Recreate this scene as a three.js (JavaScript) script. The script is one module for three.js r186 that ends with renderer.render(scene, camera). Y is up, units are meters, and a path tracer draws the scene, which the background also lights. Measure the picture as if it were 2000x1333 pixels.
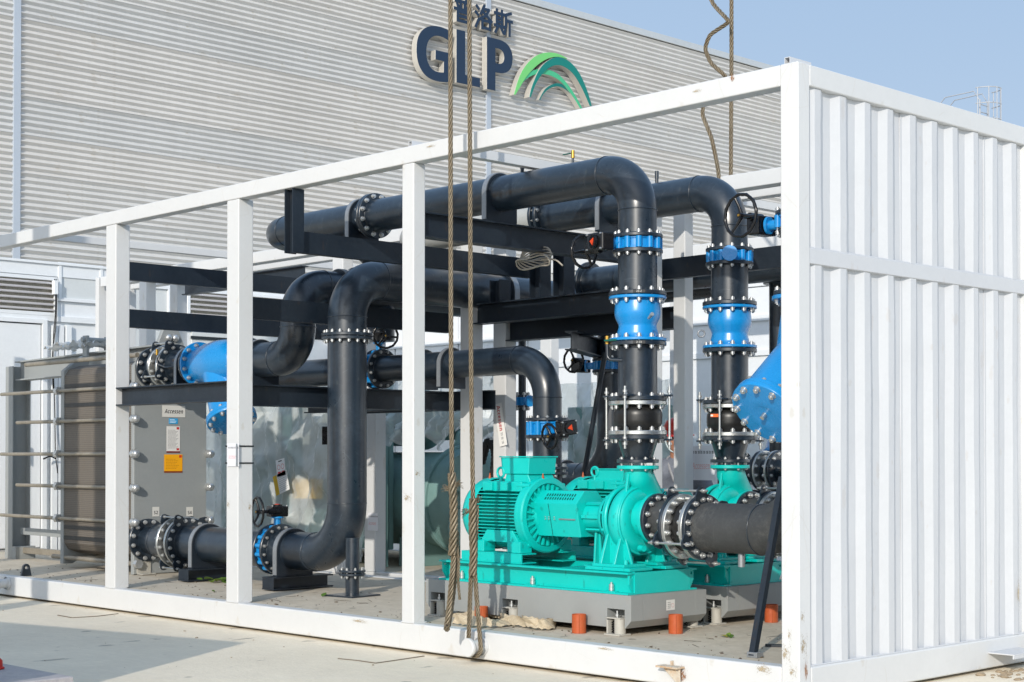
import * as THREE from 'three';
import { mergeGeometries } from 'three/addons/utils/BufferGeometryUtils.js';
import { RoundedBoxGeometry } from 'three/addons/geometries/RoundedBoxGeometry.js';
import { MarchingCubes } from 'three/addons/objects/MarchingCubes.js';
import { FontLoader } from 'three/addons/loaders/FontLoader.js';

// ---------------------------------------------------------------- camera, sky, sun, exposure
const scene = new THREE.Scene();
const W = 2000, H = 1333, FOC = 3093, CYP = 852, YAW = 0.8049, PITCH = 0.0132;
const camera = new THREE.PerspectiveCamera(2 * Math.atan(CYP / FOC) * 180 / Math.PI, W / H, 0.1, 900);
camera.position.set(4.659, 1.233, 6.45);
camera.rotation.order = 'YXZ';
camera.rotation.set(PITCH, YAW, 0);
camera.setViewOffset(W, 2 * CYP, 0, 0, W, H);
camera.updateProjectionMatrix();

const SUN = new THREE.Vector3(0.60, 0.44, 1).normalize();
{ // computed clear sky: pale near the horizon, bluer above, a broad milky glow round the sun
  const w = 512, h = 256, d = new Float32Array(w * h * 4);
  for (let j = 0; j < h; j++) for (let i = 0; i < w; i++) {
    const u = (i + 0.5) / w, v = (j + 0.5) / h, th = (v - 0.5) * Math.PI, ph = (u - 0.5) * 2 * Math.PI;
    const y = Math.sin(th), c = Math.cos(th), x = Math.cos(ph) * c, z = Math.sin(ph) * c;
    const e = Math.max(y, 0), k = 1 - Math.exp(-e * 4.2);
    const cs = Math.max(0, x * SUN.x + y * SUN.y + z * SUN.z), g = 0.85 * Math.pow(cs, 2.5) + 1.5 * Math.pow(cs, 20);
    const hz = [0.60, 0.70, 0.79], zn = [0.24, 0.395, 0.635], gl = [1.0, 0.95, 0.86];
    const o = (j * w + i) * 4;
    for (let q = 0; q < 3; q++) d[o + q] = y < -0.02 ? 0.35 * [0.9, 0.87, 0.8][q] : (hz[q] * (1 - k) + zn[q] * k + gl[q] * g * 0.7);
    d[o + 3] = 1;
  }
  const t = new THREE.DataTexture(d, w, h, THREE.RGBAFormat, THREE.FloatType);
  t.mapping = THREE.EquirectangularReflectionMapping; t.magFilter = THREE.LinearFilter; t.minFilter = THREE.LinearFilter;
  t.wrapS = THREE.RepeatWrapping; t.colorSpace = THREE.LinearSRGBColorSpace; t.needsUpdate = true;
  scene.background = t; scene.environment = t;
}
const sun = new THREE.DirectionalLight(new THREE.Color(1.0, 0.93, 0.83), 2.85);
sun.position.copy(SUN).multiplyScalar(40).add(new THREE.Vector3(-5, 0, -2));
sun.target.position.set(-5, 0, -2);
sun.castShadow = true; sun.shadow.mapSize.set(4096, 4096);
Object.assign(sun.shadow.camera, { left: -30, right: 30, top: 25, bottom: -25, near: 1, far: 120 });
scene.add(sun, sun.target);
const renderer = new THREE.WebGLRenderer({ antialias: true });
renderer.toneMapping = THREE.LinearToneMapping;
renderer.toneMappingExposure = 1.15;
renderer.shadowMap.enabled = true;

// ---------------------------------------------------------------- helpers
const V = (x, y, z) => new THREE.Vector3(x, y, z);
let seed = 12345;
const rnd = () => { seed = (seed * 1664525 + 1013904223) >>> 0; return seed / 4294967296; };
// pixel of the photograph + a plane it lies in -> point
const _fw = V(-Math.sin(YAW), 0, -Math.cos(YAW)), _r = V(Math.cos(YAW), 0, -Math.sin(YAW));
const _F = _fw.clone().multiplyScalar(Math.cos(PITCH)).add(V(0, Math.sin(PITCH), 0));
const _U = V(0, Math.cos(PITCH), 0).addScaledVector(_fw, -Math.sin(PITCH));
function P(x, y, ax, c) {
  const d = _F.clone().addScaledVector(_r, (x - 1000) / FOC).addScaledVector(_U, (CYP - y) / FOC);
  return camera.position.clone().addScaledVector(d, (c - camera.position[ax]) / d[ax]);
}
const used = {};
function numbered(n) { if (!(n in used)) { used[n] = 0; return n; } used[n]++; return n + '_' + String(used[n]).padStart(3, '0'); }
const things = [];
function thing(name, label, category, group, kind) {
  const o = new THREE.Group(); o.name = numbered(name);
  o.userData = { label, category }; if (group) o.userData.group = group; if (kind) o.userData.kind = kind;
  scene.add(o); things.push(o); return o;
}
// give every face planar texture coordinates in metres
function uvm(g) {
  if (g.userData.uvm) return g;
  let q = g.index ? g.toNonIndexed() : g;
  const p = q.attributes.position, n = q.attributes.normal, uv = new Float32Array(p.count * 2);
  const a = V(), b = V(), c = V(), nn = V();
  for (let i = 0; i < p.count; i += 3) {
    a.fromBufferAttribute(p, i); b.fromBufferAttribute(p, i + 1); c.fromBufferAttribute(p, i + 2);
    nn.copy(b).sub(a).cross(c.clone().sub(a));
    const ax = Math.abs(nn.x), ay = Math.abs(nn.y), az = Math.abs(nn.z);
    [a, b, c].forEach((v, k) => {
      const o = (i + k) * 2;
      if (ax >= ay && ax >= az) { uv[o] = v.z; uv[o + 1] = v.y; }
      else if (ay >= az) { uv[o] = v.x; uv[o + 1] = v.z; }
      else { uv[o] = v.x; uv[o + 1] = v.y; }
    });
  }
  q.setAttribute('uv', new THREE.BufferAttribute(uv, 2));
  q.userData.uvm = true;
  return q;
}
function part(name, geo, mat, parent) {
  const list = Array.isArray(geo) ? geo.map((g) => uvm(g)) : [uvm(geo)];
  for (const g of list) for (const k of Object.keys(g.attributes)) if (!['position', 'normal', 'uv'].includes(k)) g.deleteAttribute(k);
  const g = list.length > 1 ? mergeGeometries(list) : list[0];
  const m = new THREE.Mesh(g, mat); m.name = name; m.castShadow = m.receiveShadow = true;
  parent.add(m); return m;
}
// a part whose geometry is shared, set by position and turn
function inst(name, geo, mat, parent, pos, quat) {
  const m = new THREE.Mesh(geo, mat); m.name = name; m.position.copy(pos); if (quat) m.quaternion.copy(quat);
  m.castShadow = m.receiveShadow = true; parent.add(m); return m;
}
function struct(name, geo, mat) { const m = part(name, geo, mat, scene); m.name = numbered(name); m.userData.kind = 'structure'; return m; }
const UPV = V(0, 1, 0);
const qTo = (axis) => new THREE.Quaternion().setFromUnitVectors(UPV, axis.clone().normalize());
// box by its limits, small bevel
function bx(x0, x1, y0, y1, z0, z1, b = 0.004) {
  const w = Math.abs(x1 - x0), h = Math.abs(y1 - y0), d = Math.abs(z1 - z0);
  const r = Math.min(b, w * 0.3, h * 0.3, d * 0.3);
  const g = r > 0.0008 ? new RoundedBoxGeometry(w, h, d, 1, r) : new THREE.BoxGeometry(w, h, d);
  return g.translate((x0 + x1) / 2, (y0 + y1) / 2, (z0 + z1) / 2);
}
const cb = (c, w, h, d, b) => bx(c.x - w / 2, c.x + w / 2, c.y - h / 2, c.y + h / 2, c.z - d / 2, c.z + d / 2, b);
// cylinder between two points
function cyl(a, b, r0, r1 = r0, seg = 20, open = false) {
  const d = b.clone().sub(a), L = d.length();
  const g = new THREE.CylinderGeometry(r1, r0, L, seg, 1, open);
  return g.applyQuaternion(qTo(d)).translate((a.x + b.x) / 2, (a.y + b.y) / 2, (a.z + b.z) / 2);
}
// profile of [radius, distance] turned about an axis that starts at o
function lathe(prof, o, axis, seg = 40) {
  const g = new THREE.LatheGeometry(prof.map(([r, y]) => new THREE.Vector2(Math.max(r, 0.0001), y)), seg);
  return g.applyQuaternion(qTo(axis)).translate(o.x, o.y, o.z);
}
// creased lathe: every corner of the profile is sharp
function latheC(prof, o, axis, seg = 40) {
  const gs = [];
  for (let i = 0; i < prof.length - 1; i++) gs.push(new THREE.LatheGeometry([prof[i], prof[i + 1]].map(([r, y]) => new THREE.Vector2(Math.max(r, 0.0001), y)), seg));
  return mergeGeometries(gs).applyQuaternion(qTo(axis)).translate(o.x, o.y, o.z);
}
function disc(o, axis, r, t, hole = 0, seg = 44, ch = 0.003) {
  const prof = [[hole, 0], [r - ch, 0], [r, ch], [r, t - ch], [r - ch, t], [hole, t], [hole, 0]];
  return latheC(prof, o, axis, seg);
}
// path with rounded corners
function bend(pts, R, n = 14) {
  const out = [pts[0].clone()];
  for (let i = 1; i < pts.length - 1; i++) {
    const p = pts[i], a = pts[i - 1].clone().sub(p).normalize(), b = pts[i + 1].clone().sub(p).normalize();
    const rr = Array.isArray(R) ? R[i - 1] : R, ang = a.angleTo(b), t = rr / Math.tan(ang / 2);
    const bis = a.clone().add(b).normalize(), c = p.clone().addScaledVector(bis, rr / Math.sin(ang / 2));
    const s = p.clone().addScaledVector(a, t).sub(c), e = p.clone().addScaledVector(b, t).sub(c);
    const ax = s.clone().cross(e).normalize(), tot = s.angleTo(e);
    for (let k = 0; k <= n; k++) out.push(c.clone().add(s.clone().applyAxisAngle(ax, tot * k / n)));
  }
  out.push(pts[pts.length - 1].clone()); return out;
}
// sweep a closed ring of [u, v] offsets (or a circle) along points
function sweep(pts, r, seg = 28, caps = true) {
  const n = pts.length, pos = [], nor = [], idx = [];
  const tan = pts.map((p, i) => pts[Math.min(i + 1, n - 1)].clone().sub(pts[Math.max(i - 1, 0)]).normalize());
  let N = Math.abs(tan[0].y) < 0.9 ? V(0, 1, 0) : V(1, 0, 0);
  N.addScaledVector(tan[0], -N.dot(tan[0])).normalize();
  for (let i = 0; i < n; i++) {
    N.addScaledVector(tan[i], -N.dot(tan[i])).normalize();
    const B = tan[i].clone().cross(N), rr = Array.isArray(r) ? r[i] : r;
    for (let k = 0; k < seg; k++) {
      const a = k / seg * Math.PI * 2, d = N.clone().multiplyScalar(Math.cos(a)).addScaledVector(B, Math.sin(a));
      pos.push(pts[i].x + d.x * rr, pts[i].y + d.y * rr, pts[i].z + d.z * rr); nor.push(d.x, d.y, d.z);
    }
  }
  for (let i = 0; i < n - 1; i++) for (let k = 0; k < seg; k++) {
    const a = i * seg + k, b = i * seg + (k + 1) % seg; idx.push(a, b, a + seg, b, b + seg, a + seg);
  }
  if (caps) for (const [i, s] of [[0, -1], [n - 1, 1]]) {
    const c = pos.length / 3; pos.push(pts[i].x, pts[i].y, pts[i].z); nor.push(...tan[i].clone().multiplyScalar(s).toArray());
    for (let k = 0; k < seg; k++) { const o = (i * seg + k) * 3; pos.push(pos[o], pos[o + 1], pos[o + 2]); nor.push(...tan[i].clone().multiplyScalar(s).toArray()); }
    for (let k = 0; k < seg; k++) { const a = c + 1 + k, b = c + 1 + (k + 1) % seg; s > 0 ? idx.push(c, a, b) : idx.push(c, b, a); }
  }
  const g = new THREE.BufferGeometry();
  g.setAttribute('position', new THREE.Float32BufferAttribute(pos, 3)); g.setAttribute('normal', new THREE.Float32BufferAttribute(nor, 3)); g.setIndex(idx);
  return g;
}
// extrude a 2-D outline given in two axes, from c0 to c1 along the third
function prism(axis, outline, c0, c1, bevel = 0.002, holes = []) {
  const mk = (pts) => pts.map(([u, v]) => new THREE.Vector2(u, v));
  const s = new THREE.Shape(mk(outline)); for (const h of holes) s.holes.push(new THREE.Path(mk(h)));
  const d = Math.abs(c1 - c0), b = Math.min(bevel, d * 0.3);
  const g = new THREE.ExtrudeGeometry(s, { depth: d - 2 * b, bevelEnabled: b > 0, bevelThickness: b, bevelSize: b, bevelOffset: -b, bevelSegments: 1, curveSegments: 12 });
  g.translate(0, 0, b + Math.min(c0, c1));
  const m = new THREE.Matrix4();
  if (axis === 'x') m.set(0, 0, 1, 0, 0, 1, 0, 0, 1, 0, 0, 0, 0, 0, 0, 1);      // outline [z, y]
  else if (axis === 'y') m.set(1, 0, 0, 0, 0, 0, 1, 0, 0, 1, 0, 0, 0, 0, 0, 1); // outline [x, z]
  if (axis !== 'z') { g.applyMatrix4(m); const id = g.index; const p = g.attributes.position; // keep faces outward
    const tri = g.index ? null : p; if (tri) { for (const k of ['position', 'normal', 'uv']) { const at = g.attributes[k], s2 = at.itemSize; for (let i = 0; i < at.count; i += 3) for (let q = 0; q < s2; q++) { const t1 = at.array[(i + 1) * s2 + q]; at.array[(i + 1) * s2 + q] = at.array[(i + 2) * s2 + q]; at.array[(i + 2) * s2 + q] = t1; } } } }
  return g;
}
const arcPts = (cx, cy, r, a0, a1, n = 16) => Array.from({ length: n + 1 }, (_, i) => { const a = a0 + (a1 - a0) * i / n; return [cx + r * Math.cos(a), cy + r * Math.sin(a)]; });
// H or channel section between two points; up = direction of the web
function section(a, b, h, w, tf, tw, kind = 'H') {
  const out = kind === 'H'
    ? [[-w / 2, -h / 2], [w / 2, -h / 2], [w / 2, -h / 2 + tf], [tw / 2, -h / 2 + tf], [tw / 2, h / 2 - tf], [w / 2, h / 2 - tf], [w / 2, h / 2], [-w / 2, h / 2], [-w / 2, h / 2 - tf], [-tw / 2, h / 2 - tf], [-tw / 2, -h / 2 + tf], [-w / 2, -h / 2 + tf]]
    : [[0, -h / 2], [w, -h / 2], [w, -h / 2 + tf], [tw, -h / 2 + tf], [tw, h / 2 - tf], [w, h / 2 - tf], [w, h / 2], [0, h / 2]];
  const L = a.distanceTo(b);
  const s = new THREE.Shape(out.map(([u, v]) => new THREE.Vector2(u, v)));
  const g = new THREE.ExtrudeGeometry(s, { depth: L, bevelEnabled: false });
  const d = b.clone().sub(a).normalize(), up = Math.abs(d.y) > 0.9 ? V(1, 0, 0) : V(0, 1, 0), x = up.clone().cross(d).normalize(), y = d.clone().cross(x);
  return g.applyMatrix4(new THREE.Matrix4().makeBasis(x, y, d).setPosition(a));
}

// ---------------------------------------------------------------- textures and materials
function vnoise(n, cells, rg) { // tiling value noise on n x n
  const g = new Float32Array(cells * cells).map(() => rg()), o = new Float32Array(n * n);
  for (let j = 0; j < n; j++) for (let i = 0; i < n; i++) {
    const x = i / n * cells, y = j / n * cells, x0 = Math.floor(x), y0 = Math.floor(y), fx = x - x0, fy = y - y0;
    const sx = fx * fx * (3 - 2 * fx), sy = fy * fy * (3 - 2 * fy), q = (a, b) => g[((b + cells) % cells) * cells + (a + cells) % cells];
    o[j * n + i] = (q(x0, y0) * (1 - sx) + q(x0 + 1, y0) * sx) * (1 - sy) + (q(x0, y0 + 1) * (1 - sx) + q(x0 + 1, y0 + 1) * sx) * sy;
  } return o;
}
function fbm(n, cs, amps) { const o = new Float32Array(n * n); let t = 0; cs.forEach((c, k) => { const v = vnoise(n, c, rnd); t += amps[k]; for (let i = 0; i < o.length; i++) o[i] += v[i] * amps[k]; }); for (let i = 0; i < o.length; i++) o[i] /= t; return o; }
function tex(n, fn, rep, srgb = true, m = n) {
  const d = new Uint8Array(n * m * 4);
  for (let j = 0; j < m; j++) for (let i = 0; i < n; i++) { const c = fn(i, j, j * n + i), o = (j * n + i) * 4; d[o] = Math.max(0, Math.min(255, c[0])); d[o + 1] = Math.max(0, Math.min(255, c[1])); d[o + 2] = Math.max(0, Math.min(255, c[2])); d[o + 3] = 255; }
  const t = new THREE.DataTexture(d, n, m, THREE.RGBAFormat); t.wrapS = t.wrapT = THREE.RepeatWrapping; t.magFilter = THREE.LinearFilter; t.minFilter = THREE.LinearMipmapLinearFilter; t.generateMipmaps = true;
  t.repeat.set(1 / rep, 1 / rep); if (srgb) t.colorSpace = THREE.SRGBColorSpace; t.needsUpdate = true; return t;
}
const NB = fbm(512, [4, 9, 21, 60], [1, 0.8, 0.6, 0.4]), NF = fbm(512, [32, 90, 200], [1, 1, 1]), NC = fbm(512, [3, 7, 15], [1, 0.7, 0.4]);
const NS = (() => { // sparse spots: 0 mostly, up to 1 in small blotches
  const o = new Float32Array(512 * 512);
  for (let k = 0; k < 60; k++) { const x = rnd() * 512, y = rnd() * 512, r = 1 + rnd() * rnd() * 7, st = 1 + rnd() * 2.5;
    for (let j = -24; j <= 24; j++) for (let i = -24; i <= 24; i++) { const q = Math.hypot(i, j / st) / r + (NF[(((y + j) | 0) + 512) % 512 * 512 + (((x + i) | 0) + 512) % 512] - 0.5) * 1.6; const a = Math.max(0, Math.min(1, (1 - q) * 2)); const w = ((((y + j) | 0) + 512) % 512) * 512 + (((x + i) | 0) + 512) % 512; o[w] = Math.max(o[w], a); } }
  return o; })();
const NSC = (() => { // fine scratches
  const o = new Float32Array(512 * 512);
  for (let k = 0; k < 46; k++) { let x = rnd() * 512, y = rnd() * 512, a = rnd() * 6.28; const L = 10 + rnd() * 60, s = 0.3 + rnd() * 0.7;
    for (let i = 0; i < L; i++) { x += Math.cos(a); y += Math.sin(a); a += (rnd() - 0.5) * 0.15; o[((y | 0) & 511) * 512 + ((x | 0) & 511)] = s; } } return o; })();
const mix = (a, b, t) => [a[0] + (b[0] - a[0]) * t, a[1] + (b[1] - a[1]) * t, a[2] + (b[2] - a[2]) * t];
const roughMap = tex(512, (i, j, k) => { const v = 255 * Math.max(0.4, Math.min(1, 0.8 + (NB[k] - 0.5) * 0.5 + (NF[k] - 0.5) * 0.3)); return [v, v, v]; }, 1.1, false);
// painted surface: tone drift, dust grain, sparse stains and scratches
function paint(base, o = {}) {
  const { rep = 1.2, drift = 6, grain = 4, stain = null, stainAmt = 0, scratch = null, scratchAmt = 0, rough = 0.5, metal = 0, bump = 0, dust = null, dustAmt = 0, clear = 0 } = o;
  const map = tex(512, (i, j, k) => {
    let c = base.map((v) => v + (NB[k] - 0.5) * 2 * drift + (NF[k] - 0.5) * 2 * grain);
    if (dust) c = mix(c, dust, Math.max(0, Math.min(1, (NC[k] * 0.6 + NF[k] * 0.4 - 0.45) * 3)) * dustAmt);
    if (stain) c = mix(c, stain, NS[k] * stainAmt);
    if (scratch) c = mix(c, scratch, NSC[k] * scratchAmt);
    return c;
  }, rep);
  const rm = roughMap;
  const p = { map, roughness: Math.min(1, rough / 0.8), roughnessMap: rm, metalness: metal };
  if (bump) { p.bumpMap = tex(512, (i, j, k) => { const v = 255 * NF[k]; return [v, v, v]; }, rep, false); p.bumpScale = bump; }
  return clear ? new THREE.MeshPhysicalMaterial({ ...p, clearcoat: clear, clearcoatRoughness: 0.3 }) : new THREE.MeshStandardMaterial(p);
}
const flat = (r, g, b, rough = 0.6, metal = 0) => new THREE.MeshStandardMaterial({ color: new THREE.Color().setRGB(r / 255, g / 255, b / 255, THREE.SRGBColorSpace), roughness: rough, metalness: metal });
const M = {
  white: paint([208, 209, 209], { rep: 2.3, drift: 3, grain: 2, stain: [164, 148, 122], stainAmt: 0.16, scratch: [190, 184, 174], scratchAmt: 0.35, rough: 0.5 }),
  wall: paint([199, 201, 204], { rep: 2.0, drift: 3, grain: 2, stain: [170, 150, 130], stainAmt: 0.12, rough: 0.5 }),
  black: paint([28, 39, 50], { rep: 0.9, drift: 6, grain: 5, scratch: [120, 126, 130], scratchAmt: 0.6, stain: [84, 84, 80], stainAmt: 0.4, dust: [74, 84, 94], dustAmt: 0.34, rough: 0.34, clear: 0.55 }),
  beam: paint([27, 36, 46], { rep: 1.3, drift: 4, grain: 4, scratch: [90, 92, 92], scratchAmt: 0.3, stain: [120, 70, 40], stainAmt: 0.16, dust: [56, 60, 62], dustAmt: 0.22, rough: 0.42 }),
  dusty: paint([62, 64, 65], { rep: 0.8, drift: 8, grain: 6, dust: [122, 118, 110], dustAmt: 0.5, scratch: [140, 138, 132], scratchAmt: 0.3, rough: 0.6 }),
  teal: paint([0, 190, 182], { rep: 0.9, drift: 4, grain: 3, dust: [70, 184, 172], dustAmt: 0.22, stain: [40, 110, 100], stainAmt: 0.3, scratch: [150, 214, 204], scratchAmt: 0.4, rough: 0.38 }),
  blue: paint([16, 136, 204], { rep: 0.6, drift: 4, grain: 3, scratch: [120, 180, 230], scratchAmt: 0.2, rough: 0.28, clear: 0.4 }),
  zinc: paint([200, 202, 200], { rep: 0.3, drift: 12, grain: 10, rough: 0.34, metal: 0.85 }),
  bolt: paint([205, 206, 205], { rep: 0.2, drift: 10, grain: 10, rough: 0.36, metal: 0.75 }),
  edge: paint([150, 154, 158], { rep: 0.4, drift: 8, grain: 8, rough: 0.45, metal: 0.5 }),
  rubber: paint([28, 28, 28], { rep: 0.5, drift: 4, grain: 4, dust: [62, 60, 56], dustAmt: 0.25, rough: 0.38 }),
  gloss: paint([20, 20, 22], { rep: 0.5, drift: 3, grain: 2, rough: 0.26 }),
  grey: paint([146, 149, 148], { rep: 1.1, drift: 4, grain: 3, stain: [150, 140, 126], stainAmt: 0.2, dust: [146, 142, 134], dustAmt: 0.3, rough: 0.55 }),
  hx: paint([146, 150, 150], { rep: 1.1, drift: 3, grain: 3, dust: [150, 148, 142], dustAmt: 0.2, rough: 0.5 }),
  floor: paint([196, 185, 166], { rep: 2.6, drift: 14, grain: 12, stain: [88, 80, 70], stainAmt: 0.5, dust: [212, 200, 182], dustAmt: 0.5, rough: 0.85, bump: 0.002 }),
  mount: paint([176, 173, 164], { rep: 0.3, drift: 8, grain: 6, rough: 0.5 }),
  orange: paint([178, 82, 40], { rep: 0.4, drift: 10, grain: 8, dust: [150, 96, 62], dustAmt: 0.4, rough: 0.6 }),
  steel: paint([150, 142, 128], { rep: 0.5, drift: 14, grain: 14, rough: 0.5, metal: 0.4 }),
  rope: paint([124, 113, 94], { rep: 0.25, drift: 26, grain: 30, dust: [96, 74, 48], dustAmt: 0.45, rough: 0.45, metal: 0.3 }),
  brass: paint([190, 150, 70], { rep: 0.2, drift: 10, grain: 8, rough: 0.35, metal: 0.8 }),
  bundle: paint([168, 160, 148], { rep: 0.4, drift: 8, grain: 10, rough: 0.8 }),
  dteal: paint([116, 150, 147], { rep: 1.0, drift: 6, grain: 5, dust: [110, 128, 124], dustAmt: 0.3, rough: 0.55 }),
  paper: flat(228, 228, 226, 0.8), yellow: flat(226, 176, 10, 0.7), red: flat(200, 40, 30, 0.5),
};
// ---------------------------------------------------------------- ground
{
  const cm = tex(1024, (i, j) => {
    const k = ((j >> 1) % 512) * 512 + ((i >> 1) % 512), k2 = ((j * 3) % 512) * 512 + ((i) % 512), k3 = (j % 512) * 512 + (i % 512);
    let v = (NB[k] - 0.5) * 30 + (NF[k2] - 0.5) * 16 + (NF[k3] - 0.5) * 14 + (NC[k] - 0.5) * 16;
    let c = [229 + v * 0.7, 217 + v * 0.7, 195 + v * 0.66];
    c = mix(c, [120, 112, 100], NS[k3] * 0.45); c = mix(c, [226, 220, 208], NSC[k] * 0.25);
    return c;
  }, 7);
  const bm = tex(512, (i, j, k) => { const v = 255 * (0.6 * NF[k] + 0.4 * NF[((j * 3) % 512) * 512 + i]); return [v, v, v]; }, 1.7, false);
  const mat = new THREE.MeshStandardMaterial({ map: cm, roughness: 0.92, bumpMap: bm, bumpScale: 0.004 });
  const g = new THREE.PlaneGeometry(700, 700, 2, 2).rotateX(-Math.PI / 2);
  const m = struct('ground', g, mat); m.position.set(0, 0, 0); m.userData.label = 'pale concrete yard around the container';
  // filled joints and patch edges in the concrete
  const jm = flat(120, 108, 92, 0.95), line = (pts, w) => { for (let i = 0; i < pts.length - 1; i++) { const [a, b] = [pts[i], pts[i + 1]], L = a.distanceTo(b), g2 = new THREE.BoxGeometry(L, 0.004, w).rotateY(-Math.atan2(b.z - a.z, b.x - a.x)).translate((a.x + b.x) / 2, 0.003, (a.z + b.z) / 2); part('joint_filler', g2, jm, m); } };
  const G = (x, y) => P(x, y, 'y', 0);
  line([G(660, 1288), G(700, 1292), G(733, 1297), G(775, 1291), G(828, 1283)], 0.01); line([G(112, 1203), G(140, 1208), G(190, 1205), G(230, 1200)], 0.012); line([V(-16, 0, 6.2), V(9, 0, 1.65)], 0.012); line([V(1.6, 0, -8), V(2.4, 0, 9)], 0.012);
}

// ---------------------------------------------------------------- warehouse behind
const WX = -28, WH = 14.55;
{
  const wh = thing('warehouse', 'large warehouse clad in silver corrugated sheets with a lettered sign', 'building');
  const sheetMs = [[204, 203, 201], [201, 201, 200], [206, 204, 201]].map((c, i) => paint(c, { rep: 5 + i * 1.3, drift: 8, grain: 5, stain: [164, 154, 138], stainAmt: 0.3, rough: 0.5 }));
  const trimM = paint([180, 188, 198], { rep: 3, drift: 4, grain: 3, rough: 0.45, metal: 0.2 });
  const pitch = 0.142, nPer = 6, rowH = pitch * nPer, len = 14.04;
  const fx = (q) => 0.042 * (Math.cos(q) + 0.16 * Math.cos(2 * q + 0.4));
  const mk = (L) => { // one lapped sheet: six waves high, L long in z
    const n = nPer * 12, pos = [], nor = [], idx = [];
    for (let i = 0; i <= n; i++) { const t = i / n, y = t * rowH, a = t * nPer * Math.PI * 2, x = fx(a) - 0.010 * t;
      const e = 1e-3, s = (fx(a + e) - fx(a - e)) / (2 * e) * 2 * Math.PI / pitch; const N = V(1, -s, 0).normalize();
      for (const z of [0, -L]) { pos.push(x, y, z); nor.push(N.x, N.y, N.z); } }
    for (let i = 0; i < n; i++) { const a = i * 2; idx.push(a, a + 1, a + 2, a + 1, a + 3, a + 2); }
    const g = new THREE.BufferGeometry(); g.setAttribute('position', new THREE.Float32BufferAttribute(pos, 3)); g.setAttribute('normal', new THREE.Float32BufferAttribute(nor, 3)); g.setIndex(idx); return uvm(g);
  };
  const g = mk(len), z0 = P(30, 100, 'x', WX).z + 14.2;
  const rows = 17;
  for (let b = 0; b < 5; b++) {
    const zs = z0 - b * 14.2;
    for (let r = 0; r < rows; r++) { const yy = WH - 0.22 - (r + 1) * rowH; inst('wall_sheet', g, sheetMs[(r * 7 + b * 3 + ((r * r) % 5)) % 3], wh, V(WX + 0.03 + (rnd() - 0.5) * 0.006, yy - 0.012, zs - 0.08), new THREE.Quaternion().setFromEuler(new THREE.Euler((rnd() - 0.5) * 0.0004, 0, (rnd() - 0.5) * 0.0025))); }
    part('joint_cover', bx(WX - 0.01, WX + 0.085, 0.02, WH - 0.2, zs - 0.085, zs + 0.085, 0.004), trimM, wh);
  }
  part('joint_cover', bx(WX - 0.01, WX + 0.085, 0.02, WH - 0.2, z0 - 71.085, z0 - 70.915, 0.004), trimM, wh);
  part('backing_wall', bx(WX - 14, WX - 0.06, 0.02, WH - 0.15, z0 - 71, z0, 0), flat(120, 122, 122, 0.8), wh);
  part('parapet_cap', bx(WX - 0.3, WX + 0.12, WH - 0.2, WH, z0 - 71.1, z0 + 0.1, 0.01), paint([196, 200, 202], { rep: 3, rough: 0.45, metal: 0.3 }), wh);

  // caged roof ladder standing above the parapet far along
  const lad = thing('roof_ladder', 'white caged ladder rising above the warehouse roof edge', 'ladder');
  const c = P(1922, 215, 'x', WX + 0.55), mt = flat(172, 176, 182, 0.5, 0.1), mk2 = (n, a, b, r = 0.022) => part(n, cyl(a, b, r, r, 8), mt, lad);
  const R = 0.62, top = P(1940, 182, 'x', WX + 0.55).y, base = WH - 3;
  const ang = Array.from({ length: 9 }, (_, i) => -Math.PI * 0.5 + Math.PI * i / 8);
  for (let k = 0; k < 5; k++) { const y = top - k * 0.62; part('hoop', sweep(ang.map((a) => V(c.x + R * 1.1 * Math.cos(a), y, c.z + R * Math.sin(a))), 0.024, 6), mt, lad); }
  for (const a of [-1.45, -0.8, -0.25, 0.25, 0.8, 1.45]) mk2('upright', V(c.x + R * 1.1 * Math.cos(a), base, c.z + R * Math.sin(a)), V(c.x + R * 1.1 * Math.cos(a), top + 0.02, c.z + R * Math.sin(a)));
  for (const s of [-1, 1]) {
    mk2('rail', V(c.x, base, c.z + s * 0.3), V(c.x, top - 0.4, c.z + s * 0.3), 0.035);
    part('handrail', sweep([V(c.x, top - 0.45, c.z + s * 0.3), V(c.x - 0.25, top - 0.05, c.z + s * 0.32), V(c.x - 1.5, top - 0.1, c.z + s * 0.36), V(c.x - 2.2, top - 0.75, c.z + s * 0.36), V(c.x - 2.2, WH - 0.05, c.z + s * 0.36)], 0.024, 6), mt, lad);
  }
  for (let k = 0; k < 8; k++) mk2('rung', V(c.x, top - 0.6 - k * 0.3, c.z - 0.3), V(c.x, top - 0.6 - k * 0.3, c.z + 0.3), 0.02);

  // sign: raised letters, characters and arcs
  const sg = thing('wall_sign', 'raised navy letters and green arcs fixed to the corrugated wall', 'sign');
  let DP = 0.2; const X0 = WX + 0.1, navy = flat(26, 46, 70, 0.45), ret = paint([196, 192, 184], { rep: 1, drift: 5, grain: 3, rough: 0.45, metal: 0.2 });
  const zy = (x, y) => { const p = P(x, y, 'x', X0 + DP); return [p.z, p.y]; };
  const letter = (name, outline, holes, col, label) => {
    const b = part(name, prism('x', outline, X0, X0 + DP, 0.004, holes), ret, sg); if (label) b.userData.label = label;
    part('face', prism('x', outline.map((p) => p), X0 + DP + 0.002, X0 + DP + 0.016, 0.003, holes), col, b); return b;
  };
  const font = await new FontLoader().loadAsync('fonts/droid/droid_sans_bold.typeface.json');
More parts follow.
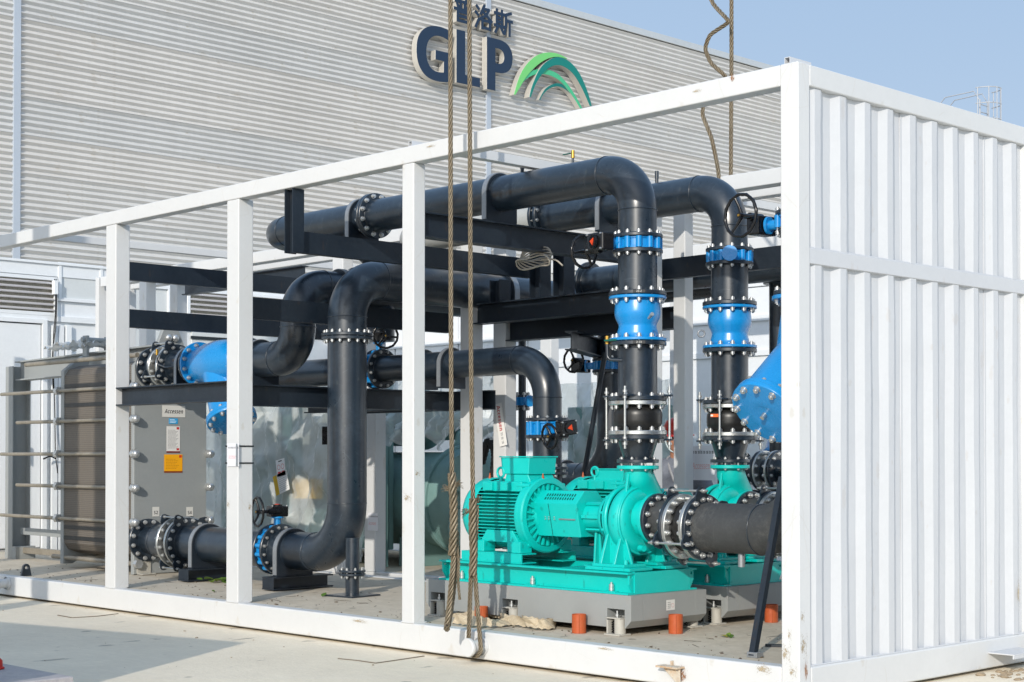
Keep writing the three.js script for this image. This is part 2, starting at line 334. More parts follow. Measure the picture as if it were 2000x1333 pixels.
  for (const [ch, xa, xb, ya, yb] of [['G', 813, 884, 41, 150], ['L', 891, 937, 57, 161], ['P', 950.5, 1000.5, 71.5, 174]]) {
    const sh = font.generateShapes(ch, 1)[0], pts = sh.extractPoints(16);
    let mnx = 9, mxx = -9, mny = 9, mxy = -9; for (const p of pts.shape) { mnx = Math.min(mnx, p.x); mxx = Math.max(mxx, p.x); mny = Math.min(mny, p.y); mxy = Math.max(mxy, p.y); }
    const [za, y1] = zy(xa, ya), [zb] = zy(xb, ya), [, y0] = zy(xa, yb);
    const f = (p) => [za + (p.x - mnx) / (mxx - mnx) * (zb - za), y0 + (p.y - mny) / (mxy - mny) * (y1 - y0)];
    letter('letter_' + ch.toLowerCase(), pts.shape.map(f), pts.holes.map((h) => h.map(f)), navy);
  }
  // three characters drawn as bars on a 10 x 10 grid (y up)
  const glyphs = [
    ['character', [888, 922, -8, 39], [[[2.6, 9.8], [3.3, 8.9]], [[7.4, 9.8], [6.7, 8.9]], [[1, 8.6], [9, 8.6]], [[3.8, 8.6], [3.8, 5.2]], [[6.2, 8.6], [6.2, 5.2]], [[1.8, 7.6], [2.5, 6]], [[8.2, 7.6], [7.5, 6]], [[0.4, 5.2], [9.6, 5.2]], [[2.2, 4.2], [7.8, 4.2]], [[2.2, 4.2], [2.2, 0.3]], [[7.8, 4.2], [7.8, 0.3]], [[2.2, 2.4], [7.8, 2.4]], [[2.2, 0.4], [7.8, 0.4]]]],
    ['character', [929, 963, 5, 52], [[[1, 9], [2.2, 8]], [[0.4, 6.4], [1.8, 5.4]], [[0.5, 0.4], [2.2, 3.6]], [[5.4, 9.8], [3.4, 6.2]], [[4.6, 8.4], [8, 8.4]], [[8, 8.4], [6.4, 6]], [[6.4, 6], [3, 4]], [[4.8, 7], [9.6, 3.8]], [[4.2, 3.6], [8.6, 3.6]], [[4.2, 3.6], [4.2, 0.2]], [[8.6, 3.6], [8.6, 0.2]], [[4.2, 0.5], [8.6, 0.5]]]],
    ['character', [967, 1002, 15, 63], [[[1.4, 9.6], [1.4, 3.2]], [[4.2, 9.6], [4.2, 3.2]], [[0.3, 8.2], [5.2, 8.2]], [[1.4, 6.4], [4.2, 6.4]], [[1.4, 4.8], [4.2, 4.8]], [[0.2, 3.2], [5.4, 3.2]], [[1.8, 2.6], [0.6, 0.4]], [[3.6, 2.6], [5, 0.6]], [[9.2, 9.4], [6.4, 8.4]], [[6.4, 8.4], [6.4, 4.5]], [[6.4, 4.5], [5.6, 0.4]], [[6.4, 6], [9.8, 6]], [[8.4, 6], [8.4, 0.2]]]],
  ];
  for (const [nm, [xa, xb, ya, yb], strokes] of glyphs) {
    const [za, y1] = zy(xa, ya), [zb] = zy(xb, ya), [, y0] = zy(xa, yb), w = 0.042;
    const body = [], face = [];
    strokes.forEach(([p, q], si) => {
      const A = [za + p[0] / 10 * (zb - za), y0 + p[1] / 10 * (y1 - y0)], B = [za + q[0] / 10 * (zb - za), y0 + q[1] / 10 * (y1 - y0)];
      const dx = B[0] - A[0], dy = B[1] - A[1], L = Math.hypot(dx, dy), u = [dx / L, dy / L], n = [-u[1], u[0]];
      const o = [[-1, -1], [1, -1], [1, 1], [-1, 1]].map(([a, b]) => [(a < 0 ? A[0] : B[0]) + a * u[0] * w * 0.8 + b * n[0] * w, (a < 0 ? A[1] : B[1]) + a * u[1] * w * 0.8 + b * n[1] * w]);
      const e = si * 0.0006;
      body.push(prism('x', o, X0, X0 + 0.16 + e, 0)); face.push(prism('x', o, X0 + 0.163 + e, X0 + 0.175 + e, 0));
    });
    const b = part(nm, body, ret, sg); part('face', face, navy, b);
  }
  let ai = 0; const arc = (pts, col) => { DP = [0.2, 0.224, 0.176, 0.152][ai++]; return letter('arc', pts.map(([x, y]) => zy(780 + x / 4.545, y / 4.545)), [], col); };
  const smooth = (pts, n = 30) => new THREE.SplineCurve(pts.map(([x, y]) => new THREE.Vector2(x, y))).getPoints(n).map((p) => [p.x, p.y]);
  arc([...smooth([[1015, 840], [1065, 680], [1130, 570], [1215, 495], [1300, 468], [1400, 476], [1490, 520]]), ...smooth([[1485, 524], [1400, 506], [1310, 524], [1210, 590], [1120, 690], [1060, 790], [1028, 842]])], flat(112, 196, 112, 0.4));
  arc([...smooth([[1153, 862], [1175, 770], [1240, 620], [1320, 538], [1410, 508], [1505, 545], [1590, 640], [1660, 790], [1706, 942]]), ...smooth([[1690, 942], [1620, 785], [1540, 655], [1450, 588], [1370, 584], [1290, 632], [1215, 735], [1165, 862]])], flat(0, 120, 110, 0.4));
  arc([...smooth([[1052, 775], [1090, 700], [1150, 640], [1225, 612], [1300, 612], [1400, 650], [1500, 755], [1580, 880], [1622, 960]]), ...smooth([[1604, 960], [1540, 855], [1440, 730], [1350, 672], [1270, 655], [1190, 662], [1110, 712], [1062, 785]])].map(([x, y]) => [x, y + 4]), flat(70, 178, 130, 0.4));
  arc([...smooth([[1238, 885], [1290, 795], [1350, 752], [1410, 740], [1480, 765], [1530, 812], [1562, 862]]), ...smooth([[1545, 862], [1470, 793], [1400, 768], [1330, 788], [1275, 838], [1248, 888]])], flat(0, 110, 104, 0.4));
}

// ---------------------------------------------------------------- container frames
const HT = 3.2, RT = 3.09, RB = 0.186, FL = 0.18;
const postX = [[-3.06, -2.945], [-5.036, -4.885], [-6.762, -6.606], [-10.1, -9.956]];
function frame(name, label, zf, zb, xr, xl, endWall) {
  const t = thing(name, label, 'container');
  const b = 0.008;
  const pw = 0.11, dF = 0.1, dB = 0.12;
  // corner posts
  for (const [x0, x1] of [[xr - pw, xr], [xl, xl + 0.07]]) { part('corner_post', bx(x0, x1, 0.016, HT, zf, zf - dF, b), M.white, t); part('corner_post', bx(x0, x1, 0.016, HT, zb + dB, zb, b), M.white, t); }
  for (const [z0, z1] of [[zf - 0.001, zf - dF], [zb + dB, zb + 0.001]]) {
    part('top_rail', bx(xl + pw, xr - pw, RT, HT - 0.001, z0, z1, b), M.white, t);
    part('bottom_rail', bx(xl + pw, xr - pw, 0.018, RB, z0, z1, 0.012), M.white, t);
    for (const [a, c] of postX) part('post', bx(a, c, RB, RT, z0 - (z0 > zb + 0.5 ? 0.002 : 0), z0 - (z0 > zb + 0.5 ? (a > -3.2 ? 0.1 : 0.13) : 0.118), 0.008), M.white, t);
  }
  for (const [x0, x1] of [[xr - 0.1, xr - 0.001]]) {
    part('top_rail', bx(x0, x1, RT, HT - 0.001, zf - dF, zb + dB, b), M.white, t);
    part('bottom_rail', bx(x0, x1, 0.018, RB, zf - dF, zb + dB, 0.012), M.white, t);
  }
  for (const x of [-8.05, -2.70]) part('cross_rail', bx(x - 0.03, x + 0.03, RT + 0.03, RT + 0.09, zf - dF, zb + dB, 0.003), M.white, t);
  for (const x of [-3.0, -0.08]) if (zf > -1) { // square tube lying open-ended on the top rails
    const s = 0.017, w = 0.003, z0 = zf - 0.02, z1 = zf - 0.2, y = HT + 0.001 + s;
    part('roof_tube', [bx(x - s, x + s, y + s - w, y + s, z0, z1, 0), bx(x - s, x + s, y - s, y - s + w, z0, z1, 0), bx(x - s, x - s + w, y - s + w, y + s - w, z0, z1, 0), bx(x + s - w, x + s, y - s + w, y + s - w, z0, z1, 0)], M.wall, t);
  }
  part('floor_plate', bx(xl - 1.08, xr - 0.1, 0.15, FL, zf - 0.1, zb + 0.12, 0), M.floor, t);
  // weld beads along foot of posts
  for (const [a, c] of postX) part('weld_bead', [cyl(V(a - 0.004, RB + 0.002, zf - 0.003), V(c + 0.004, RB + 0.002, zf - 0.003), 0.004, 0.004, 6), cyl(V(c + 0.002, RB + 0.002, zf - 0.003), V(c + 0.002, RB + 0.002, zf - 0.11), 0.004, 0.004, 6)], M.white, t);
  if (endWall) {
    // trapezoid-ribbed sheets between the rails, upper and lower field, four ribs a sheet
    const per = 0.2195, dep = 0.025, xo = xr - 0.012;
    const prof = (z0, n) => { // local run from z0 towards -z: valley, rising flank, crest, falling flank
      const o = [];
      for (let k = 0; k < n; k++) { const z = z0 - k * per; o.push([z, 0], [z - 0.054, 1], [z - 0.106, 1], [z - 0.16, 0]); }
      o.push([z0 - n * per, 0]); return o;
    };
    const strip = (z0, n, y0, y1) => {
      const pr = prof(z0, n), rows = 9, pos = [], idx = [];
      const wob = (z, y) => 0.0016 * Math.sin(y * 2.7 + z * 11) + 0.0011 * Math.sin(y * 6.1 - z * 23 + 1.3);
      for (let i = 0; i < pr.length - 1; i++) {
        const [za, ha] = pr[i], [zb2, hb] = pr[i + 1], xa = xo - dep + ha * dep, xb = xo - dep + hb * dep;
        for (let k = 0; k < rows; k++) {
          const ya = y0 + (y1 - y0) * k / rows, yb2 = y0 + (y1 - y0) * (k + 1) / rows, c = pos.length / 3;
          for (const [x, y, z] of [[xa, ya, za], [xb, ya, zb2], [xb, yb2, zb2], [xa, yb2, za]]) pos.push(x + wob(z, y), y, z + wob(y * 3, z) * 0.8);
          idx.push(c, c + 1, c + 2, c, c + 2, c + 3);
        }
      }
      let g = new THREE.BufferGeometry(); g.setAttribute('position', new THREE.Float32BufferAttribute(pos, 3)); g.setIndex(idx); g = g.toNonIndexed(); g.computeVertexNormals(); return g;
    };
    const ym0 = 2.2, ym1 = 2.28, zs = zf - 0.105;
    part('mid_rail', bx(xr - 0.055, xr - 0.006, ym0, ym1, zf - dF, zb + dB, 0.005), M.wall, t);
    for (const [y0, y1] of [[RB + 0.001, ym0], [ym1, RT - 0.001]]) {
      let z = zs;
      for (const n of [4, 4, 2]) { part('ribbed_sheet', strip(z, n, y0, y1), M.wall, t); part('sheet_lap', bx(xo - dep, xo - dep + 0.004, y0 + 0.002, y1 - 0.002, z - n * per - 0.004, z - n * per + 0.012, 0), M.wall, t); z -= n * per; }
    }
    part('inner_lining', bx(xr - 0.075, xr - 0.068, RB, RT, zf - dF, zb + dB, 0), M.wall, t);
    for (const y of [RB + 0.003, ym1 + 0.002]) part('weld_bead', cyl(V(xr - 0.016, y, zs), V(xr - 0.016, y, zb + dB), 0.005, 0.005, 6), M.wall, t);
    // channel pocket standing out of the end rail
    const p = P(1962, 1272, 'x', xr + 0.1);
    part('pocket_lip', [bx(xr, xr + 0.16, 0.105, 0.112, p.z, p.z - 0.35, 0.001), bx(xr + 0.152, xr + 0.16, 0.085, 0.105, p.z, p.z - 0.35, 0.001)], M.wall, t);
  }
  return t;
}
const frameA = frame('container_frame', 'white open steel frame with a corrugated end wall round the two green pumps', 0, -2.4, 0, -11.02, true);
const frameB = frame('container_frame', 'white open steel frame standing behind the pump frame', -2.65, -5.05, 0, -11.02, false);
// fittings on the front of the near frame
{
  for (const [x, y, z] of [[-2.305, 0.1, 0], [-8.43, 0.124, 0]]) {
    part('lifting_trunnion', [latheC([[0.001, 0.125], [0.052, 0.125], [0.056, 0.121], [0.056, 0.105], [0.052, 0.1], [0.04, 0.1], [0.04, 0.0]], V(x, y, z), V(0, 0, 1), 32), latheC([[0.056, 0.02], [0.056, 0.0], [0.04, 0.02]], V(x, y, z), V(0, 0, 1), 32)], M.white, frameA);
  }
  // torn bracket with rust near the corner
  const q = P(1312, 1303, 'z', 0.02), rust = paint([196, 186, 170], { rep: 0.2, drift: 20, grain: 14, stain: [150, 84, 30], stainAmt: 1, dust: [168, 110, 58], dustAmt: 0.8, rough: 0.8 });
  part('torn_bracket', [bx(q.x - 0.07, q.x + 0.075, q.y - 0.004, q.y + 0.006, 0.001, 0.07, 0.002), prism('z', [[q.x - 0.05, q.y - 0.005], [q.x + 0.07, q.y - 0.005], [q.x + 0.07, q.y - 0.085], [q.x + 0.05, q.y - 0.085]], 0.03, 0.036, 0.001), bx(q.x - 0.01, q.x + 0.0, q.y + 0.006, q.y + 0.03, 0.001, 0.02, 0.001)], rust, frameA);
  const lq = P(50, 1126, 'y', FL);
  part('lifting_lug', prism('x', [[lq.z - 0.05, FL], [lq.z + 0.05, FL], [lq.z + 0.035, FL + 0.07], ...arcPts(lq.z, FL + 0.075, 0.034, 0.1, Math.PI - 0.1, 10), [lq.z - 0.035, FL + 0.07]], lq.x - 0.012, lq.x + 0.012, 0.002, [arcPts(lq.z, FL + 0.075, 0.014, 0, Math.PI * 2, 12)]), M.black, frameA);
}

// mud and rust smears with ragged outlines, where the photograph shows them
{
  const n = 96, mk = (sd, streak) => { const d = new Uint8Array(n * n * 4); for (let j = 0; j < n; j++) for (let i = 0; i < n; i++) { const k = ((j * (streak ? 1 : 3) + sd * 37) % 512) * 512 + ((i * 3 + sd * 91) % 512), r = Math.hypot((i / n - 0.5) * 2, (j / n - 0.5) * 2), v = (NF[k] * 0.5 + NB[k] * 0.5 - 0.5) * 7 + (0.75 - r) * 1.6 - 0.55; const a = 255 * Math.max(0, Math.min(1, v)); d.set([a, a, a, 255], (j * n + i) * 4); } const t = new THREE.DataTexture(d, n, n, THREE.RGBAFormat); t.magFilter = THREE.LinearFilter; t.needsUpdate = true; return t; };
  const A = [mk(1, 0), mk(2, 1), mk(3, 0)], mats = [[168, 150, 118], [150, 96, 44], [176, 160, 132]].map((c, i) => new THREE.MeshStandardMaterial({ color: flat(...c).color, roughness: 0.95, transparent: true, alphaMap: A[i], depthWrite: false }));
  const smear = (c, right, w, h, m) => { const g = new THREE.PlaneGeometry(w, h); g.userData.uvm = true; const o = new THREE.Mesh(g, mats[m]); o.name = 'mud_smear'; o.receiveShadow = true; const up = V(0, 1, 0); o.quaternion.setFromRotationMatrix(new THREE.Matrix4().makeBasis(right, up, right.clone().cross(up))); o.position.copy(c); frameA.add(o); };
  const Fr = V(1, 0, 0), Sd = V(0, 0, -1);
  for (const [x, y, w, h, m] of [[1535, 1275, 0.07, 0.16, 0], [1548, 1312, 0.06, 0.1, 0], [1542, 1240, 0.03, 0.1, 0], [1490, 1308, 0.12, 0.06, 2], [1330, 1318, 0.1, 0.1, 1], [1180, 1268, 0.16, 0.02, 2], [795, 972, 0.1, 0.1, 0], [700, 1214, 0.2, 0.03, 2], [915, 1262, 0.1, 0.12, 1], [1429, 152, 0.05, 0.06, 1], [840, 286, 0.12, 0.02, 2], [1360, 178, 0.08, 0.02, 2], [445, 985, 0.05, 0.1, 0]]) smear(P(x, y, 'z', 0.0022), Fr, w, h, m);
  for (const [x, y, w, h, m] of [[1570, 1260, 0.07, 0.2, 0], [1574, 1310, 0.05, 0.14, 1], [1568, 1205, 0.04, 0.1, 0], [1990, 1160, 0.05, 0.2, 2]]) smear(P(x, y, 'x', 0.0022), Sd, w, h, m);
  smear(P(815, 925, 'x', -2.9425), Sd, 0.06, 0.07, 0); smear(P(488, 990, 'x', -4.8825), Sd, 0.05, 0.12, 0);
}
const paint2 = { slat: paint([206, 204, 206], { rep: 0.4, drift: 5, grain: 5, rough: 0.5, metal: 0.2 }) };
// flat printed label: canvas drawing on a thin plate whose uv run 0..1
function printed(w, h, draw, px = 256) {
  const c = document.createElement('canvas'); c.width = px; c.height = Math.max(8, Math.round(px * h / w));
  const g = c.getContext('2d'); draw(g, c.width, c.height);
  const t = new THREE.CanvasTexture(c); t.colorSpace = THREE.SRGBColorSpace;
  return new THREE.MeshStandardMaterial({ map: t, roughness: 0.6 });
}
// plate at centre c, spanned by unit right and up vectors
function plate(name, c, right, up, w, h, mat, parent, t = 0.002) {
  const n = right.clone().cross(up).normalize();
  const g = new THREE.BoxGeometry(w, h, t); g.userData.uvm = true;
  const m = new THREE.Mesh(g, mat); m.name = name; m.castShadow = m.receiveShadow = true;
  m.quaternion.setFromRotationMatrix(new THREE.Matrix4().makeBasis(right.clone().normalize(), up.clone().normalize(), n)); m.position.copy(c);
  parent.add(m); return m;
}
const fillBg = (g, w, h, c) => { g.fillStyle = c; g.fillRect(0, 0, w, h); };
const lines = (g, x, y, w, n, dy, th, col) => { g.fillStyle = col; for (let i = 0; i < n; i++) { let xx = x; const end = x + w * (0.7 + 0.3 * ((i * 37 % 10) / 10)); while (xx < end) { const l = w * (0.04 + 0.1 * ((i * 13 + xx * 7) % 10) / 10); g.fillRect(xx, y + i * dy, Math.min(l, end - xx), th); xx += l + w * 0.025; } } };
// row of small square characters (illegible in the photograph) as stroke clusters
const cjk = (g, x, y, s, n, col) => { g.strokeStyle = col; g.lineWidth = Math.max(1, s * 0.12); for (let i = 0; i < n; i++) { const X = x + i * s * 1.12; g.beginPath(); for (const [a, b, c, d] of [[0.1, 0.2, 0.9, 0.2], [0.1, 0.5, 0.9, 0.5], [0.1, 0.85, 0.9, 0.85], [0.2 + (i % 3) * 0.2, 0.05, 0.2 + (i % 3) * 0.2, 0.95], [0.8 - (i % 2) * 0.2, 0.3, 0.8, 0.9]]) { g.moveTo(X + a * s, y + b * s); g.lineTo(X + c * s, y + d * s); } g.stroke(); } };

// ---------------------------------------------------------------- white room at the far end
const RX = -12.16;
{
  const r = thing('control_room', 'white panelled control room with louvres and a door at the far end', 'building');
  const pm = paint([226, 229, 231], { rep: 1.6, drift: 2, grain: 3, rough: 0.55 }), pm2 = paint([205, 209, 209], { rep: 1.6, drift: 2, grain: 3, rough: 0.55 });
  const top = P(100, 517, 'x', RX).y, z0 = 1.2, z1 = -8.6;
  part('wall', bx(RX - 3, RX - 0.03, 0.02, top - 0.02, z1, z0, 0), pm, r);
  const yb = P(100, 540, 'x', RX).y;
  for (let i = 0; i < 4; i++) part('fascia_panel', bx(RX - 0.028, RX, yb, top, z0 - i * 2.45 - 0.004, z0 - (i + 1) * 2.45 + 0.004, 0.003), pm, r);
  part('fascia_cap', bx(RX - 0.1, RX + 0.025, top, top + 0.03, z1, z0, 0.004), pm, r);
  // bay by bay: louvre, blank panel, rails
  const bays = [[P(-40, 575, 'x', RX).z, P(108, 575, 'x', RX).z, 'louvre'], [P(116, 575, 'x', RX).z, P(197, 575, 'x', RX).z, 'panel'], [P(205, 575, 'x', RX).z, P(330, 575, 'x', RX).z, 'panel'], [P(368, 575, 'x', RX).z, P(560, 575, 'x', RX).z, 'louvre']];
  for (const [za, zb, k] of bays) {
    const ya = P((za > -2 ? 60 : 400), za > -2.6 ? 545 : 572, 'x', RX).y, yc = ya - 0.37;
    for (const [a, b, c, d] of [[yc - 0.04, yc, zb, za], [ya, ya + 0.04, zb, za]]) part('panel_trim', bx(RX - 0.028, RX + 0.012, a, b, c, d, 0.003), pm, r);
    for (const z of [za, zb]) part('panel_trim', bx(RX - 0.028, RX + 0.013, yc - 0.04, ya + 0.04, z - 0.02, z + 0.02, 0.003), pm, r);
    if (k === 'panel') part('panel', bx(RX - 0.028, RX - 0.014, yc, ya, zb + 0.02, za - 0.02, 0.002), pm2, r);
    else {
      const lv = part('louvre', bx(RX - 0.029, RX - 0.02, yc, ya, zb + 0.02, za - 0.02, 0), paint([150, 146, 134], { rep: 0.35, drift: 14, grain: 26, dust: [180, 172, 154], dustAmt: 0.6, rough: 0.9 }), r);
      const n = 6; for (let i = 0; i < n; i++) { const y = yc + (i + 0.5) * (ya - yc) / n; part('slat', new THREE.BoxGeometry(0.04, 0.012, Math.abs(zb - za) - 0.05).rotateZ(-0.5).translate(RX + 0.005, y, (za + zb) / 2), paint2.slat, lv); }
    }
  }
  // rail course and wall panels below
  part('rail_course', bx(RX - 0.028, RX + 0.008, P(160, 632, 'x', RX).y, P(160, 621, 'x', RX).y, z1, z0, 0.003), pm, r);
  const dz0 = P(-60, 800, 'x', RX).z, dz1 = P(80, 800, 'x', RX).z, dy = P(40, 630, 'x', RX).y;
  const door = part('door', bx(RX - 0.028, RX + 0.004, 0.2, dy - 0.012, dz1 + 0.012, dz0, 0.003), pm, r);
  part('handle', cyl(V(RX + 0.03, 1.15, dz1 + 0.16), V(RX + 0.03, 1.35, dz1 + 0.16), 0.012, 0.012, 10), M.gloss, door);
  part('door_gap', bx(RX - 0.029, RX - 0.02, 0.2, dy, dz1, dz0, 0), flat(20, 34, 40, 0.8), r);
  part('door_frame', [bx(RX - 0.028, RX + 0.03, 0.1, dy + 0.05, dz1 - 0.06, dz1, 0.003), bx(RX - 0.028, RX + 0.029, dy, dy + 0.05, dz1, dz0, 0.003)], pm, r);
  for (const px of [105, 118, 132, 200]) { const z = P(px, 800, 'x', RX).z; part('wall_strip', bx(RX - 0.028, RX + (px === 118 ? 0.012 : 0.022), 0.1, P(px, 636, 'x', RX).y, z - 0.035, z + 0.035, 0.003), pm, r); }
  for (const [a, b] of [[205, 330], [375, 560]]) { const za = P(a, 800, 'x', RX).z, zb = P(b, 800, 'x', RX).z; part('wall_panel', bx(RX - 0.028, RX - 0.008, 0.12, P(a, 640, 'x', RX).y, zb, za, 0.003), pm2, r); }
  const d2a = P(372, 800, 'x', RX).z, d2b = P(520, 800, 'x', RX).z; part('door_head', bx(RX - 0.008, RX + 0.01, P(400, 664, 'x', RX).y, P(400, 658, 'x', RX).y, d2b, d2a, 0.002), flat(24, 34, 40, 0.7), r);
  // cables hanging from a louvre corner
  const c = thing('hanging_cable', 'thin dark cables hanging in front of the white control room wall', 'cable');
  const cp = (pts, n = 24, rr = 0.006) => sweep(new THREE.CatmullRomCurve3(pts.map(([x, y, o = 0.05]) => P(x, y, 'x', RX + o))).getPoints(n), rr, 6);
  part('cable', cp([[106, 545], [108, 580], [107, 620], [104, 655], [103, 700], [106, 790], [107, 850], [108, 890, 0.08], [112, 925, 0.1]]), M.gloss, c);
  part('cable', cp([[109, 545], [110, 590], [108, 640], [102, 690], [103, 760]], 20), M.gloss, c);
  part('junction_box', cb(P(107, 562, 'x', RX + 0.05), 0.06, 0.16, 0.05, 0.004), pm, c);
  part('cable_tie', cp([[84, 897, 0.1], [98, 892, 0.1], [108, 896, 0.1]], 10, 0.01), M.gloss, c);
}

// ---------------------------------------------------------------- plate heat exchanger
{
  const h = thing('plate_heat_exchanger', 'tall grey plate heat exchanger with brown plate pack and threaded tie bars', 'heat exchanger');
  const xf = -7.82, za = -0.885, zb = -1.64, zc = (za + zb) / 2;
  const outl = [[za, FL + 0.006], [zb, FL + 0.006], [zb, 2.05], [zb + 0.16, 2.2], [zb + 0.2, 2.2], [zb + 0.2, 2.13], [zb + 0.235, 2.13], [zb + 0.235, 2.24], [zb + 0.3, 2.39], [za - 0.3, 2.39], [za - 0.235, 2.24], [za - 0.235, 2.13], [za - 0.2, 2.13], [za - 0.2, 2.2], [za - 0.16, 2.2], [za, 2.05]];
  const outl2 = [[za, FL + 0.04], [za - 0.1, FL + 0.04], [za - 0.2, FL + 0.1], [zb + 0.2, FL + 0.1], [zb + 0.1, FL + 0.04], [zb, FL + 0.04], [zb, 2.05], [zb + 0.2, 2.2], [zb + 0.26, 2.2], [zb + 0.26, 2.02], [za - 0.26, 2.02], [za - 0.26, 2.2], [za - 0.2, 2.2], [za, 2.05]];
  const fp = part('frame_plate', prism('x', outl, xf - 0.05, xf, 0.004), M.hx, h);
  const pp = part('pressure_plate', prism('x', outl2, -9.16, -9.1, 0.004), M.hx, h);
  // plate pack with rounded top and bottom, fine ridges
  const pk = [[za - 0.01, 0.42], [za - 0.05, 0.36], [za - 0.16, 0.32], [zb + 0.16, 0.32], [zb + 0.05, 0.36], [zb + 0.01, 0.42], [zb + 0.01, 2.0], [zb + 0.05, 2.06], [zb + 0.16, 2.1], [za - 0.16, 2.1], [za - 0.05, 2.06], [za - 0.01, 2.0]];
  const ridge = tex(64, (i, j) => { const a = (i % 8) < 5 ? 1 : 0.74, b = (j % 8) < 6 ? 1 : 0.8, v = 122 * a * b; return [v, v * 0.94, v * 0.86]; }, 0.14);
  const packM = new THREE.MeshStandardMaterial({ map: ridge, roughness: 0.6, metalness: 0.15, bumpMap: tex(64, (i, j) => { const v = ((i % 8) < 5 ? 180 : 40) * ((j % 8) < 6 ? 1 : 0.5); return [v, v, v]; }, 0.14, false), bumpScale: 0.004 });
  const pack = part('plate_pack', prism('x', pk, -9.1, xf - 0.05, 0), packM, h);
  for (const y of [1.9, 1.72, 0.57, 0.47]) part('gasket_band', bx(-9.095, xf - 0.055, y - 0.018, y + 0.018, za - 0.012, za - 0.004, 0), M.rubber, pack);
  // column and carrying bars
  part('column', [bx(-10.86, -10.7, FL, 2.17, zc - 0.1, zc - 0.088, 0.002), bx(-10.86, -10.7, FL, 2.17, zc + 0.088, zc + 0.1, 0.002), bx(-10.79, -10.775, FL, 2.17, zc - 0.088, zc + 0.088, 0.001)], M.hx, h);
  part('foot_bracket', bx(-10.68, -10.6, FL, FL + 0.13, zc - 0.11, zc + 0.11, 0.003), M.hx, h);
  part('carrying_bar', section(V(-10.72, 2.12, zc), V(xf - 0.05, 2.16, zc), 0.2, 0.14, 0.014, 0.01), M.hx, h);
  part('guide_bar', bx(-10.7, xf - 0.05, 0.24, 0.3, zc - 0.03, zc + 0.03, 0.004), M.steel, h);
  part('stretcher', bx(-10.7, -9.16, 0.43, 0.5, zc - 0.012, zc + 0.012, 0.002), M.hx, h);
  // roller hanger on the carrying bar
  part('roller_bracket', [bx(-9.2, -9.12, 2.14, 2.4, zc + 0.1, zc + 0.13, 0.003), bx(-9.2, -9.12, 2.14, 2.4, zc - 0.13, zc - 0.1, 0.003), cyl(V(-9.16, 2.36, zc - 0.16), V(-9.16, 2.36, zc + 0.16), 0.025, 0.025, 14)], M.hx, h);
  // tie bars with nuts
  const ys = [[1.86, 0], [1.57, 1], [1.26, 0], [0.955, 1], [0.65, 0]];
  const nut = uvm(new THREE.CylinderGeometry(0.042, 0.042, 0.05, 6).rotateZ(Math.PI / 2)), cap = uvm(new THREE.SphereGeometry(0.034, 12, 8).scale(0.8, 1, 1));
  for (const s of [za + 0.012, zb - 0.012]) {
    ys.forEach(([y, lg]) => {
      const bar = part('tie_bar', cyl(V(lg ? -10.02 : -10.36, y, s), V(xf + 0.03, y, s), 0.017, 0.017, 12), M.steel, h);
      inst('nut', nut, M.bolt, bar, V(xf + 0.028, y, s)); inst('cap_nut', cap, M.bolt, bar, V(xf + 0.06, y, s)); inst('nut', nut, M.bolt, bar, V(-9.19, y, s));
    });
    const tb = part('tie_bar', cyl(V(-9.9, 2.14, s * 0.92 + zc * 0.08), V(xf + 0.02, 2.14, s * 0.92 + zc * 0.08), 0.022, 0.022, 12), M.steel, h);
    const lo = part('tie_bar', cyl(V(-9.35, 0.28, s * 0.9 + zc * 0.1), V(xf + 0.03, 0.28, s * 0.9 + zc * 0.1), 0.022, 0.022, 12), M.steel, h);
    inst('nut', nut, M.bolt, lo, V(xf + 0.028, 0.28, s * 0.9 + zc * 0.1));
  }
  for (const z of [zc + 0.03, zc - 0.04]) inst('cap_nut', cap, M.bolt, fp, V(xf + 0.01, 2.31, z));
  part('foot_plate', [bx(xf, xf + 0.1, FL + 0.006, FL + 0.016, za - 0.03, za - 0.17, 0.002), bx(xf, xf + 0.012, FL + 0.006, FL + 0.12, za - 0.03, za - 0.17, 0.002)], M.mount, h);
  // labels on the frame plate; plate faces +x: right = -z
  const R_ = V(0, 0, -1), U_ = V(0, 1, 0), lab = (nm, x, y, w, hh, draw, px) => { const c = P(x, y, 'x', xf + 0.003); return plate(nm, c, R_, U_, w, hh, printed(w, hh, draw, px), fp); };
  lab('name_plate', 339, 804, 0.24, 0.105, (g, w, hh) => { fillBg(g, w, hh, '#d8d6d0'); g.fillStyle = '#1a1a20'; g.font = `italic bold ${hh * 0.5}px sans-serif`; g.textAlign = 'center'; g.textBaseline = 'middle'; g.fillText('Accessen', w / 2, hh / 2, w * 0.8); });
  lab('blue_sticker', 338, 823, 0.092, 0.05, (g, w, hh) => { fillBg(g, w, hh, '#2a9fd8'); lines(g, w * 0.1, hh * 0.2, w * 0.8, 3, hh * 0.25, hh * 0.12, '#eaf6fc'); });
  lab('text_sheet', 338, 859, 0.14, 0.24, (g, w, hh) => { fillBg(g, w, hh, '#dedcd8'); fillBg(g, w, hh * 0.05, '#dedcd8'); g.fillStyle = '#c03030'; g.fillRect(w * 0.74, hh * 0.03, w * 0.2, hh * 0.09); g.fillRect(w * 0.74, hh * 0.83, w * 0.2, hh * 0.08); g.fillStyle = '#7a2a28'; g.fillRect(0, hh * 0.94, w, hh * 0.06); lines(g, w * 0.1, hh * 0.14, w * 0.8, 16, hh * 0.045, hh * 0.016, '#888'); });
